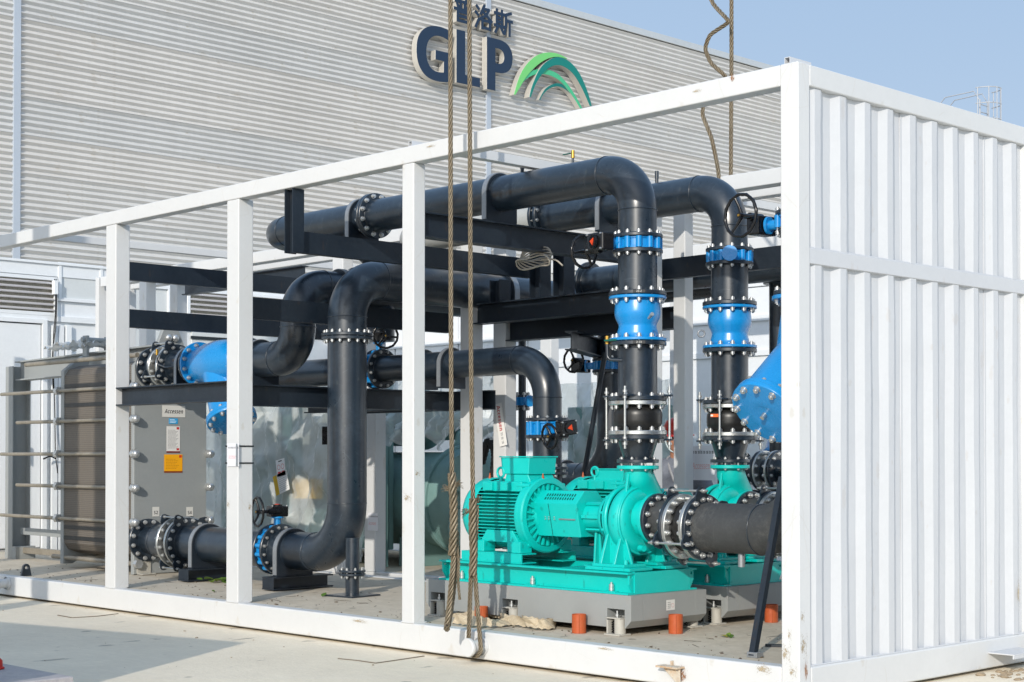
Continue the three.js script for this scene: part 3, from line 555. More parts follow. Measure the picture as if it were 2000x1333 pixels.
  lab('orange_sheet', 338, 906, 0.19, 0.165, (g, w, hh) => { fillBg(g, w, hh, '#f0a800'); g.fillStyle = '#8a4010'; g.fillRect(0, hh * 0.91, w, hh * 0.09); g.fillStyle = '#d02818'; g.fillRect(w * 0.82, hh * 0.04, w * 0.14, hh * 0.14); lines(g, w * 0.1, hh * 0.25, w * 0.75, 7, hh * 0.085, hh * 0.03, '#c08000'); });
  for (const [x, s] of [[304, 'S2'], [370, 'S4']]) lab('port_label', x, 1000, 0.07, 0.085, (g, w, hh) => { fillBg(g, w, hh, '#d4d2cc'); g.fillStyle = '#444'; g.font = `bold ${hh * 0.5}px sans-serif`; g.textAlign = 'center'; g.textBaseline = 'middle'; g.fillText(s, w / 2, hh * 0.6); }, 128);
  // crumpled sheet of film lying on the carrying bar
  const f = thing('crumpled_film', 'crumpled clear film lying on top of the heat exchanger bar', 'film');
  const fg = new THREE.PlaneGeometry(0.9, 0.3, 28, 10).rotateX(-Math.PI / 2); const fpz = fg.attributes.position;
  for (let i = 0; i < fpz.count; i++) fpz.setXYZ(i, fpz.getX(i), 0.03 + 0.05 * rnd() + 0.05 * Math.sin(fpz.getX(i) * 9) ** 2, fpz.getZ(i) + 0.02 * rnd());
  fg.translate(-9.5, 2.25, zc); fg.computeVertexNormals();
  part('sheet', fg, new THREE.MeshPhysicalMaterial({ color: 0xe8e6e0, transmission: 0.45, thickness: 0, roughness: 0.55, side: THREE.DoubleSide }), f);
}
// ---------------------------------------------------------------- pipework kit
const boltCache = {};
function boltGeo(L, R) {
  const k = L.toFixed(3) + R; if (boltCache[k]) return boltCache[k];
  const hex = (y, h, r = R) => new THREE.CylinderGeometry(r, r, h, 6).translate(0, y, 0);
  const g = mergeGeometries([new THREE.CylinderGeometry(R * 0.52, R * 0.52, L + R * 3.4, 8), hex(L / 2 + R * 0.72, R * 1.1), hex(-L / 2 - R * 0.72, R * 1.1),
    new THREE.CylinderGeometry(R * 1.25, R * 1.25, R * 0.24, 12).translate(0, L / 2 + R * 0.1, 0), new THREE.CylinderGeometry(R * 1.25, R * 1.25, R * 0.24, 12).translate(0, -L / 2 - R * 0.1, 0)]);
  return (boltCache[k] = uvm(g));
}
function basis(axis) { const a = axis.clone().normalize(), u = Math.abs(a.y) > 0.9 ? V(1, 0, 0) : V(0, 1, 0); const x = u.clone().addScaledVector(a, -u.dot(a)).normalize(); return [a, x, a.clone().cross(x)]; }
// n bolts on a circle; o = middle of the joint, L = thickness clamped
function bolts(parent, o, axis, n, pcr, L, R = 0.0145, ph = 0.5) {
  const [a, x, y] = basis(axis), g = boltGeo(L, R), q = qTo(a);
  for (let i = 0; i < n; i++) {
    const t = (i + ph) / n * Math.PI * 2;
    const tw = new THREE.Quaternion().setFromAxisAngle(a, rnd() * 1.05).multiply(q);
    inst('bolt', g, M.bolt, parent, o.clone().addScaledVector(x, Math.cos(t) * pcr).addScaledVector(y, Math.sin(t) * pcr), tw);
  }
}
const along = (o, a, d) => o.clone().addScaledVector(a, d);
const flange = (parent, o, axis, R, t, mat = M.black, hole = 0.02) => part('flange', disc(o, axis, R, t, hole), mat, parent);
function weld(parent, o, axis, r) { const g = new THREE.TorusGeometry(r + 0.0005, 0.0042, 6, 40).rotateX(Math.PI / 2).applyQuaternion(qTo(axis)).translate(o.x, o.y, o.z); return part('weld_seam', g, M.black, parent); }
// pipe run with bends; ends: flange radius and thickness or null
function pipe(label, pts, r, R, o = {}) {
  const t = thing(o.name || 'pipe', label, 'pipe', o.group);
  const path = bend(pts, R, 18), mat = o.mat || M.black;
  part('pipe_body', sweep(path, r, 36), mat, t);
  for (let i = 1; i < pts.length - 1; i++) {
    const p = pts[i], a = pts[i - 1].clone().sub(p).normalize(), b = pts[i + 1].clone().sub(p).normalize(), rr = Array.isArray(R) ? R[i - 1] : R, d = rr / Math.tan(a.angleTo(b) / 2);
    weld(t, along(p, a, d), a, r); weld(t, along(p, b, d), b, r);
  }
  const n = pts.length - 1, d0 = pts[1].clone().sub(pts[0]).normalize(), d1 = pts[n - 1].clone().sub(pts[n]).normalize();
  if (o.f0) { flange(t, pts[0], d0, o.f0[0], o.f0[1], o.fm || M.black); weld(t, along(pts[0], d0, o.f0[1] + 0.003), d0, r); }
  if (o.f1) { flange(t, pts[n], d1, o.f1[0], o.f1[1], o.fm || M.black); weld(t, along(pts[n], d1, o.f1[1] + 0.003), d1, r); }
  return t;
}
function handwheel(parent, c, axis, R, hubLen = 0.1) {
  const [a, x, y] = basis(axis);
  const rim = []; const n = 48; for (let i = 0; i <= n; i++) { const t = i / n * Math.PI * 2, q = R * (1 + 0.014 * Math.sin(i * Math.PI / 2 * 1)); rim.push(c.clone().addScaledVector(x, Math.cos(t) * q).addScaledVector(y, Math.sin(t) * q)); }
  const w = part('handwheel', sweep(rim, rim.map((_, i) => 0.0095 * (i % 2 ? 1.12 : 0.95)), 10, false), M.gloss, parent);
  part('hub', cyl(along(c, a, 0.014), along(c, a, -hubLen), 0.016, 0.014, 14), M.gloss, w);
  for (let k = 0; k < 3; k++) {
    const t = k / 3 * Math.PI * 2 + 0.4, d = x.clone().multiplyScalar(Math.cos(t)).addScaledVector(y, Math.sin(t));
    part('spoke', sweep([along(c, a, -0.012), along(c, d, R * 0.5).addScaledVector(a, -0.012), along(c, d, R * 0.98)], [0.013, 0.009, 0.008], 8), M.gloss, w);
  }
  part('spindle_cap', cyl(along(c, a, 0.014), along(c, a, 0.019), 0.007, 0.007, 10), M.brass, w);
  return w;
}
// butterfly valve: body from o along axis, width w; stem = side on which the gearbox sits; wheel = direction the wheel faces
function butterfly(label, o, axis, r, w, fR, stem, wheel, op = {}) {
  const t = thing('butterfly_valve', label, 'valve', op.group); const a = axis.clone().normalize(), s = stem.clone().normalize(), n = op.n || 12, mat = op.mat || M.blue;
  part('body', latheC([[r * 0.8, 0], [fR * 0.86, 0], [fR * 0.86, w * 0.14], [fR * 0.8, w * 0.2], [fR * 0.8, w * 0.8], [fR * 0.86, w * 0.86], [fR * 0.86, w], [r * 0.8, w]], o, a, 40), mat, t);
  const [, x, y] = basis(a), lug = uvm(new THREE.CylinderGeometry(0.0195, 0.0195, w * 0.98, 12)), q = qTo(a), pcr = fR * 0.865;
  for (let i = 0; i < n; i++) { const th = (i + 0.5) / n * Math.PI * 2; inst('lug', lug, mat, t, along(o, a, w / 2).addScaledVector(x, Math.cos(th) * pcr).addScaledVector(y, Math.sin(th) * pcr), q); }
  bolts(t, along(o, a, w / 2), a, n, pcr, w + (op.ft || 0.042), 0.0135);
  const mid = along(o, a, w / 2);
  part('neck', [cyl(along(mid, s, fR * 0.8), along(mid, s, fR + 0.05), 0.03, 0.028, 16), cyl(along(mid, s, fR + 0.045), along(mid, s, fR + 0.06), 0.05, 0.05, 20)], mat, t);
  if (op.noGear) return t;
  const wd = wheel.clone().normalize(), gb = along(mid, s, fR + 0.1), side = s.clone().cross(wd).normalize();
  const bg = new RoundedBoxGeometry(0.11, 0.085, 0.15, 2, 0.012).applyMatrix4(new THREE.Matrix4().makeBasis(side, s, wd).setPosition(along(gb, side, op.side || 0.0)));
  const gear = part('gearbox', [bg, cyl(along(gb, s, 0.04), along(gb, s, 0.055), 0.042, 0.042, 24), cyl(along(gb, side, 0.045).addScaledVector(wd, 0.0), along(gb, side, 0.045).addScaledVector(wd, 0.1), 0.024, 0.024, 14)], M.gloss, t);
  const dq = along(gb, s, 0.057); const tri = new THREE.CylinderGeometry(0.026, 0.026, 0.004, 3).applyQuaternion(qTo(s)).translate(dq.x, dq.y, dq.z); part('indicator', tri, flat(226, 70, 24, 0.5), gear);
  for (const [i, j] of [[1, 1], [1, -1], [-1, 1], [-1, -1]]) part('screw', cyl(along(gb, s, 0.04).addScaledVector(side, i * 0.045).addScaledVector(wd, j * 0.062), along(gb, s, 0.05).addScaledVector(side, i * 0.045).addScaledVector(wd, j * 0.062), 0.006, 0.006, 8), M.bolt, gear);
  handwheel(t, along(gb, side, 0.045).addScaledVector(wd, op.reach || 0.2), wd, op.wr || 0.1, (op.reach || 0.2) - 0.08);
  return t;
}
// rubber expansion joint from o along axis over length L
function bellows(label, o, axis, r, L, fR, op = {}) {
  const t = thing('expansion_joint', label, 'expansion joint', op.group), a = axis.clone().normalize(), ring = 0.025, n = op.n || 12;
  const B = L - 2 * ring, bulge = op.bulge || r * 1.22;
  part('rubber_body', lathe([[r * 1.02, -0.002], [r * 1.05, B * 0.06], [bulge * 0.93, B * 0.15], [bulge * 0.99, B * 0.28], [bulge, B * 0.4], [bulge, B * 0.6], [bulge * 0.99, B * 0.72], [bulge * 0.93, B * 0.85], [r * 1.05, B * 0.94], [r * 1.02, B + 0.002]], along(o, a, ring), a, 44), M.rubber, t);
  part('backing_ring', disc(o, a, fR, ring, r * 0.9), M.zinc, t); part('backing_ring', disc(along(o, a, L - ring), a, fR, ring, r * 0.9), M.zinc, t);
  bolts(t, along(o, a, ring / 2 - 0.012), a, n, fR * 0.865, ring + 0.026, 0.0145); bolts(t, along(o, a, L - ring / 2 + 0.012), a, n, fR * 0.865, ring + 0.026, 0.0145);
  const [, x, y] = basis(a), rr = fR + 0.028;
  for (const th of op.rods || [0.6, 2.17, 3.74, 5.31]) {
    const d = x.clone().multiplyScalar(Math.cos(th)).addScaledVector(y, Math.sin(th)), e = a.clone().cross(d);
    const c0 = along(o, d, rr), rod = part('tie_rod', cyl(along(c0, a, -0.085), along(c0, a, L + 0.085), 0.0075, 0.0075, 10), M.zinc, t);
    for (const s of [-0.036, L + 0.026]) {
      const q = along(along(o, a, s), d, 0), m = new THREE.Matrix4().makeBasis(d, e, a).setPosition(q);
      const sh = new THREE.Shape([[fR * 0.9, -0.055], [fR + 0.01, -0.05], [fR + 0.045, -0.02], [fR + 0.052, 0], [fR + 0.045, 0.02], [fR + 0.01, 0.05], [fR * 0.9, 0.055]].map(([u, v]) => new THREE.Vector2(u, v)));
      part('rod_lug', new THREE.ExtrudeGeometry(sh, { depth: 0.01, bevelEnabled: false }).applyMatrix4(m), M.black, rod);
    }
    for (const s of [-0.055, -0.02, L + 0.02, L + 0.055]) inst('nut', nutG, M.bolt, rod, along(c0, a, s), qTo(a));
  }
  return t;
}
const nutG = uvm(new THREE.CylinderGeometry(0.0145, 0.0145, 0.014, 6));
function checkValve(label, o, axis, r, L, fR, op = {}) {
  const t = thing('check_valve', label, 'valve', op.group), a = axis.clone().normalize(), f = 0.018;
  part('body', lathe([[r * 1.02, f], [r * 1.06, L * 0.12], [r * 1.06, L * 0.2], [r * 0.98, L * 0.32], [r * 1.0, L * 0.38], [r * 1.14, L * 0.5], [r * 1.19, L * 0.58], [r * 1.2, L * 0.66], [r * 1.17, L * 0.8], [r * 1.12, L - f]], o, a, 48), M.blue, t);
  part('flange', disc(o, a, fR, f, r * 0.8), M.blue, t); part('flange', disc(along(o, a, L - f), a, fR, f, r * 0.8), M.blue, t);
  bolts(t, along(o, a, f / 2 - 0.013), a, 12, fR * 0.86, f + 0.028, 0.0145); bolts(t, along(o, a, L - f / 2 + 0.013), a, 12, fR * 0.86, f + 0.028, 0.0145);
  return t;
}
// U-shaped saddle plate round a horizontal pipe, standing on y0
function saddle(label, c, axis, r, y0, op = {}) {
  const t = thing('pipe_saddle', label, 'pipe clamp', op.group), w = r + 0.022, ri = r + 0.001, dep = op.d || 0.05;
  const [, , ] = basis(axis); const a = axis.clone().normalize(), side = V(0, 1, 0).cross(a).normalize();
  const o = [[-w, y0 - c.y], [w, y0 - c.y], ...arcPts(0, 0, w, 0, Math.PI, 24)], hole = arcPts(0, 0, ri, 0, Math.PI * 2, 36);
  const sh = new THREE.Shape(o.map(([u, v]) => new THREE.Vector2(u, v))); sh.holes.push(new THREE.Path(hole.map(([u, v]) => new THREE.Vector2(u, v))));
  const m = new THREE.Matrix4().makeBasis(side, V(0, 1, 0), side.clone().cross(V(0, 1, 0))).setPosition(along(c, a, 0));
  part('saddle_block', new THREE.ExtrudeGeometry(sh, { depth: dep, bevelEnabled: false }).translate(0, 0, -dep / 2).applyMatrix4(m), M.beam, t);
  const st = [...arcPts(0, 0, w + 0.0065, 0, Math.PI, 24), [-w - 0.0065, (y0 - c.y) * 0.94], [-w - 0.0005, (y0 - c.y) * 0.94], ...arcPts(0, 0, w + 0.0005, Math.PI, 0, 24), [w + 0.0005, (y0 - c.y) * 0.94], [w + 0.0065, (y0 - c.y) * 0.94]];
  part('strap', new THREE.ExtrudeGeometry(new THREE.Shape(st.map(([u, v]) => new THREE.Vector2(u, v))), { depth: dep * 0.8, bevelEnabled: false }).translate(0, 0, -dep * 0.4).applyMatrix4(m), M.edge, t);
  return t;
}
function strainer(label, o, axis, r, L, fR, leg, op = {}) { // Y strainer, leg = direction of the basket leg
  const t = thing('y_strainer', label, 'strainer', op.group), a = axis.clone().normalize(), l = leg.clone().normalize();
  part('body', lathe([[r * 1.0, 0.02], [r * 1.12, L * 0.2], [r * 1.3, L * 0.45], [r * 1.3, L * 0.6], [r * 1.12, L * 0.85], [r, L - 0.02]], o, a, 40), M.blue, t);
  part('flange', disc(o, a, fR, 0.022, r * 0.5), M.blue, t); part('flange', disc(along(o, a, L - 0.022), a, fR, 0.022, r * 0.5), M.blue, t);
  bolts(t, along(o, a, -0.002), a, 12, fR * 0.86, 0.05, 0.0155); bolts(t, along(o, a, L + 0.002), a, 12, fR * 0.86, 0.05, 0.0155);
  const c = along(o, a, L * (op.at || 0.55)), D = op.len || 0.42, Rl = op.lr || r * 1.12, cR = op.cr || fR * 0.95;
  part('basket_leg', lathe([[Rl * 0.98, 0], [Rl, D * 0.4], [Rl * 1.02, D - 0.06], [Rl * 1.06, D - 0.03]], c, l, 40), M.blue, t);
  part('leg_flange', disc(along(c, l, D - 0.03), l, cR, 0.026, 0.01), M.blue, t);
  const cap = part('cap', lathe([[cR, 0.0], [cR, 0.022], [cR * 0.97, 0.027], [cR * 0.62, 0.03], [cR * 0.5, 0.036], [cR * 0.3, 0.036], [cR * 0.27, 0.032], [0.001, 0.032]], along(c, l, D - 0.003), l, 44), M.blue, t);
  part('drain_plug', cyl(along(c, l, D + 0.025), along(c, l, D + 0.06), 0.016, 0.014, 6), M.zinc, cap);
  bolts(t, along(c, l, D - 0.004), l, 12, cR * 0.86, 0.056, 0.0165);
  return t;
}

// ---------------------------------------------------------------- pumps, risers and suction lines
const PX = -1.772, RR = 0.12;
function pump(zp, label, dt = 0) { // dt lowers the terminal box
  const t = thing('pump_set', label, 'pump', 'green pump sets');
  const ay = 0.858, X = V(1, 0, 0), zf = zp;
  const bo = (name, ...a) => part(name, bx(...a), M.teal, t);
  // base frame
  const b0 = -3.25, b1 = -1.57, y0 = 0.42, y1 = 0.55, zh = 0.245;
  const base = part('base_frame', [section(V(b0, (y0 + y1) / 2, zp + zh), V(b1, (y0 + y1) / 2, zp + zh), y1 - y0, -0.07, 0.01, -0.01, 'C'), section(V(b0, (y0 + y1) / 2, zp - zh), V(b1, (y0 + y1) / 2, zp - zh), y1 - y0, 0.07, 0.01, 0.01, 'C'),
    bx(b1 - 0.012, b1, y0, y1, zp - zh + 0.001, zp + zh - 0.001, 0.002), bx(b0, b0 + 0.012, y0, y1, zp - zh + 0.001, zp + zh - 0.001, 0.002)], M.teal, t);
  for (const s of [-1, 1]) for (const x of [b0 + 0.006, b1 - 0.022]) {
    const q = zp + s * zh; part('corner_ear', prism('x', [[q - s * 0.0, y0], [q + s * 0.012, y0], [q + s * 0.05, y0 + 0.06], [q + s * 0.05, y1 - 0.01], [q - s * 0.0, y1 + 0.004]], x, x + 0.014, 0.001, [arcPts(q + s * 0.03, y1 - 0.028, 0.009, 0, 6.283, 10)]), M.teal, base);
  }
  for (const x of [-3.07, -2.41, -1.74]) for (const s of [-1, 1]) {
    part('anchor_pad', bx(x - 0.05, x + 0.05, y0, y0 + 0.014, zp + s * (zh + 0.001), zp + s * (zh + 0.05), 0.002), M.teal, base);
    part('anchor_bolt', [cyl(V(x, y0 + 0.014, zp + s * (zh + 0.028)), V(x, y0 + 0.066, zp + s * (zh + 0.028)), 0.007, 0.007, 8), new THREE.CylinderGeometry(0.0165, 0.0165, 0.02, 6).translate(x, y0 + 0.026, zp + s * (zh + 0.028)), new THREE.CylinderGeometry(0.0155, 0.0155, 0.016, 6).translate(x, y0 + 0.046, zp + s * (zh + 0.028))], M.bolt, base);
  }
  for (const x of [-2.9, -2.2]) part('cross_member', bx(x - 0.04, x + 0.04, y0 + 0.02, y1 - 0.004, zp - zh + 0.01, zp + zh - 0.01, 0.002), M.teal, base);
  // motor
  const mo = part('motor', [lathe([[0.19, 0], [0.19, 0.42]], V(-3.02, ay, zp), X, 44)], M.teal, t);
  part('fan_cowl', lathe([[0.001, 0], [0.09, 0.0], [0.17, 0.012], [0.215, 0.04], [0.236, 0.085], [0.238, 0.16], [0.23, 0.162]], V(-3.17, ay, zp), X, 44), M.teal, mo);
  for (let k = 0; k < 6; k++) part('cowl_slot', cyl(V(-3.175, ay, zp), V(-3.168, ay, zp), 0.04 + k * 0.02, 0.04 + k * 0.02, 24, true), M.gloss, mo);
  // cooling fins: horizontal on the flanks, upright above and below
  const fin = uvm(new THREE.BoxGeometry(0.385, 0.0055, 0.05));
  for (const s of [-1, 1]) for (let k = 0; k < 15; k++) { const y = ay - 0.155 + k * 0.0222, hw = Math.sqrt(Math.max(0, 0.232 ** 2 - (y - ay) ** 2)); inst('fin', fin, M.teal, mo, V(-2.815, y, zp + s * (hw - 0.025))); }
  const finV = uvm(new THREE.BoxGeometry(0.37, 0.05, 0.0055));
  for (let k = 0; k < 11; k++) { const z = -0.12 + k * 0.024, hh = Math.sqrt(0.228 ** 2 - z * z); inst('fin', finV, M.teal, mo, V(-2.815, ay - hh + 0.025, zp + z)); if (Math.abs(z) < 0.1) inst('fin', finV, M.teal, mo, V(-2.815, ay + hh - 0.03, zp + z)); }
  for (const s of [-1, 1]) { part('saddle_pad', bx(-2.99, -2.62, ay + 0.15, ay + 0.215, zp + s * 0.09, zp + s * 0.165, 0.006), M.teal, mo); for (const x of [-2.91, -2.76]) part('pad_boss', bx(x - 0.035, x + 0.035, ay + 0.155, ay + 0.208, zp + s * 0.164, zp + s * 0.19, 0.004), M.teal, mo); }
  part('end_shield', latheC([[0.2, -0.02], [0.232, -0.012], [0.238, 0.0], [0.238, 0.018], [0.245, 0.021], [0.245, 0.062], [0.236, 0.07], [0.205, 0.075], [0.2, 0.05], [0.13, 0.05], [0.12, 0.085], [0.05, 0.09]], V(-2.61, ay, zp), X, 56), M.teal, mo);
  for (let k = 0; k < 26; k++) { const a = k / 26 * 6.283; if (Math.abs(Math.sin(a)) < 2) part('vent_rib', new THREE.BoxGeometry(0.02, 0.064, 0.012).translate(0, 0.166, 0).rotateX(a).translate(-2.548, ay, zp), M.teal, mo); }
  for (const a of [0.9, 2.25, 4.03, 5.4]) part('shield_bolt', cyl(V(-2.66, ay + 0.243 * Math.sin(a), zp + 0.243 * Math.cos(a)), V(-2.55, ay + 0.243 * Math.sin(a), zp + 0.243 * Math.cos(a)), 0.018, 0.014, 8), M.teal, mo);
  const ring = new THREE.TorusGeometry(0.032, 0.0085, 10, 24).translate(-2.86, ay + 0.272, zp + 0.12); part('lifting_eye', [ring, cyl(V(-2.86, ay + 0.2, zp + 0.12), V(-2.86, ay + 0.245, zp + 0.12), 0.012, 0.01, 10)], M.teal, mo);
  // terminal box on a tapered neck
  part('terminal_neck', prism('z', [[-2.86, ay + 0.15], [-2.56, ay + 0.15], [-2.62, ay + 0.262 - dt], [-2.82, ay + 0.262 - dt]], zp - 0.12, zp + 0.11, 0.004), M.teal, mo);
  const tbx = part('terminal_box', prism('z', [[-2.85, ay + 0.263 - dt], [-2.605, ay + 0.263 - dt], [-2.595, ay + 0.37 - dt], [-2.862, ay + 0.37 - dt]], zp - 0.13, zp + 0.12, 0.004), M.teal, mo);
  part('box_lid', bx(-2.87, -2.587, ay + 0.371 - dt, ay + 0.379 - dt, zp - 0.138, zp + 0.128, 0.003), M.teal, tbx);
  for (const x of [-3.05, -2.55]) part('grease_nipple', [cyl(V(x, ay + 0.23, zp + 0.04), V(x, ay + 0.255, zp + 0.04), 0.01, 0.006, 8), cyl(V(x, ay + 0.255, zp + 0.04), V(x, ay + 0.268, zp + 0.04), 0.005, 0.003, 8)], x < -3 ? M.orange : M.orange, mo);
  // motor feet on channel rails
  for (const s of [-1, 1]) {
    part('motor_foot', [prism('z', [[-2.96, 0.682], [-2.60, 0.682], [-2.66, 0.76], [-2.9, 0.76]], zp + s * 0.135, zp + s * 0.21, 0.003), bx(-2.97, -2.9, 0.618, 0.69, zp + s * 0.13, zp + s * 0.236, 0.004), bx(-2.68, -2.56, 0.618, 0.69, zp + s * 0.13, zp + s * 0.236, 0.004)], M.teal, mo);
    part('motor_rail', [bx(-3.1, -2.53, 0.552, 0.56, zp + s * 0.12, zp + s * 0.25, 0.001), bx(-3.1, -2.53, 0.609, 0.617, zp + s * 0.12, zp + s * 0.25, 0.001), bx(-3.1, -2.535, 0.56, 0.609, zp + s * 0.238, zp + s * 0.25, 0.001)], M.teal, t);
    part('foot_bolt', [new THREE.CylinderGeometry(0.015, 0.015, 0.018, 6).translate(-2.63, 0.7, zp + s * 0.19)], M.teal, mo);
  }
  // coupling guard: folded sheet, hexagonal in section
  const gz = (z, y) => [zp + z, y];
  const gd = part('coupling_guard', prism('x', [gz(-0.06, 1.018), gz(0.06, 1.018), gz(0.135, 0.937), gz(0.09, 0.73), gz(-0.09, 0.73), gz(-0.135, 0.937)], -2.57, -2.165, 0.003), M.teal, t);
  part('guard_seam', prism('x', [gz(0.1355, 0.936), gz(0.137, 0.936), gz(0.092, 0.731), gz(0.0905, 0.731)], -2.41, -2.407, 0), M.gloss, gd);
  for (let k = 0; k < 12; k++) for (const u of [0.35, 0.62]) part('vent_slot', new THREE.BoxGeometry(0.006, 0.003, 0.02).rotateX(0.82).translate(-2.46 + k * 0.022, 1.018 - 0.081 * u + 0.0018, zp + 0.06 + 0.075 * u + 0.001), M.gloss, gd);
  part('guard_bolt', cyl(V(-2.33, 0.84, zp + 0.116), V(-2.19, 0.84, zp + 0.116), 0.005, 0.005, 8), M.edge, gd);
  for (const x of [-2.45, -2.42, -2.37]) for (const y of [0.838, 0.852]) part('screw', cyl(V(x, y, zp + 0.108), V(x, y, zp + 0.121), 0.004, 0.004, 8), M.bolt, gd);
  // bearing bracket, stand and volute
  part('bearing_housing', [lathe([[0.075, 0], [0.085, 0.02], [0.082, 0.12], [0.1, 0.17], [0.13, 0.19], [0.15, 0.2], [0.15, 0.225]], V(-2.17, ay, zp), X, 36), ...[0, 1, 2, 3, 4, 5].map((k) => new THREE.BoxGeometry(0.17, 0.012, 0.02).translate(-2.07, 0.095, 0).rotateX(k * 1.047 + 0.5).translate(0, ay, zp))], M.teal, t);
  part('bearing_stand', [prism('x', [gz(0.045, 0.56), gz(-0.045, 0.56), gz(-0.028, 0.79), gz(0.028, 0.79)], -2.105, -2.09, 0.002), prism('z', [[-2.13, 0.56], [-2.06, 0.56], [-2.085, 0.78], [-2.11, 0.78]], zp - 0.006, zp + 0.006, 0.001), bx(-2.15, -2.03, 0.552, 0.562, zp - 0.08, zp + 0.08, 0.002)], M.teal, t);
  { // volute: spiral casing swept round the shaft, cover discs and discharge throat
    const pts = [], rad = [], cx = -1.79;
    for (let i = 0; i <= 44; i++) { const a = -0.35 + i / 44 * 5.6, rr = 0.132 + 0.034 * (i / 44), th = a + Math.PI * 0.5; pts.push(V(cx, ay + rr * Math.sin(th), zp - rr * Math.cos(th))); rad.push(0.062 + 0.028 * (i / 44)); }
    part('volute', [sweep(pts, rad, 20), lathe([[0.001, -0.075], [0.12, -0.075], [0.135, -0.06], [0.14, 0.0], [0.125, 0.045], [0.104, 0.075], [0.1, 0.13]], V(cx, ay, zp), X, 40), sweep([V(cx, ay + 0.05, zp - 0.13), V(cx, ay + 0.14, zp - 0.12), V(cx, ay + 0.2, zp - 0.07), V(PX, ay + 0.25, zp - 0.02), V(PX, 1.12, zp), V(PX, 1.165, zp)], [0.085, 0.088, 0.09, 0.09, 0.088, 0.086], 24)], M.teal, t);
    part('spiral_rib', sweep(pts.map((p, i) => { const d = p.clone().sub(V(cx, ay, zp)).normalize(); return p.clone().addScaledVector(d, rad[i] * 0.8).add(V(rad[i] * 0.6, 0, 0)); }).slice(4, 40), 0.009, 8), M.teal, t);
    part('casing_ring', [new THREE.TorusGeometry(0.185, 0.014, 8, 40).rotateY(Math.PI / 2).translate(cx - 0.08, ay, zp), disc(V(cx - 0.11, ay, zp), X, 0.19, 0.02, 0.05, 40)], M.teal, t);
    for (let k = 0; k < 10; k++) { const a = k / 10 * 6.283 + 0.2; part('casing_bolt', cyl(V(cx - 0.135, ay + 0.17 * Math.sin(a), zp + 0.17 * Math.cos(a)), V(cx - 0.1, ay + 0.17 * Math.sin(a), zp + 0.17 * Math.cos(a)), 0.011, 0.011, 6), M.teal, t); }
    for (const a of [-0.5, 0.9]) part('throat_rib', prism('x', [[zp - 0.085, 1.1], [zp - 0.105, 0.97], [zp - 0.13, 1.0], [zp - 0.1, 1.13]].map(([z, y]) => [zp + (z - zp) * (a > 0 ? 1 : -0.9), y]), PX - 0.008, PX + 0.008, 0.002), M.teal, t);
    part('suction_neck', lathe([[0.115, 0], [0.108, 0.05], [0.112, 0.09]], V(-1.73, ay, zp), X, 36), M.teal, t);
    part('suction_flange', disc(V(-1.645, ay, zp), X, 0.155, 0.024, 0.06), M.teal, t);
    part('discharge_flange', disc(V(PX, 1.158, zp), V(0, 1, 0), 0.128, 0.022, 0.05), M.teal, t);
    for (const s of [-1, 1]) {
      part('pump_foot', [prism('x', [gz(s * 0.235, 0.585), gz(s * 0.06, 0.585), gz(s * 0.09, 0.70), gz(s * 0.13, 0.80), gz(s * 0.165, 0.78)], cx + 0.02, cx + 0.04, 0.002), prism('x', [gz(s * 0.235, 0.585), gz(s * 0.06, 0.585), gz(s * 0.09, 0.70), gz(s * 0.13, 0.80), gz(s * 0.165, 0.78)], cx - 0.09, cx - 0.07, 0.002), prism('z', [[cx - 0.1, 0.585], [cx + 0.11, 0.585], [cx + 0.05, 0.76], [cx - 0.08, 0.76]], zp + s * 0.14, zp + s * 0.155, 0.002), bx(cx - 0.13, cx + 0.13, 0.572, 0.59, zp + s * 0.05, zp + s * 0.25, 0.003)], M.teal, t);
      part('foot_pad', bx(cx - 0.17, cx + 0.19, 0.552, 0.572, zp + s * 0.06, zp + s * 0.27, 0.003), M.teal, t);
      for (const x of [cx - 0.1, cx + 0.1]) part('foot_bolt', new THREE.CylinderGeometry(0.016, 0.016, 0.026, 6).translate(x, 0.602, zp + s * 0.2), M.teal, t);
    }
    part('drain_boss', cyl(V(cx + 0.09, 0.68, zp + 0.06), V(cx + 0.13, 0.68, zp + 0.07), 0.022, 0.018, 12), M.teal, t);
    bolts(t, V(-1.609, ay, zp), X, 12, 0.132, 0.05, 0.013); bolts(t, V(PX, 1.19, zp), V(0, 1, 0), 8, 0.107, 0.046, 0.0115);
  }
  return t;
}
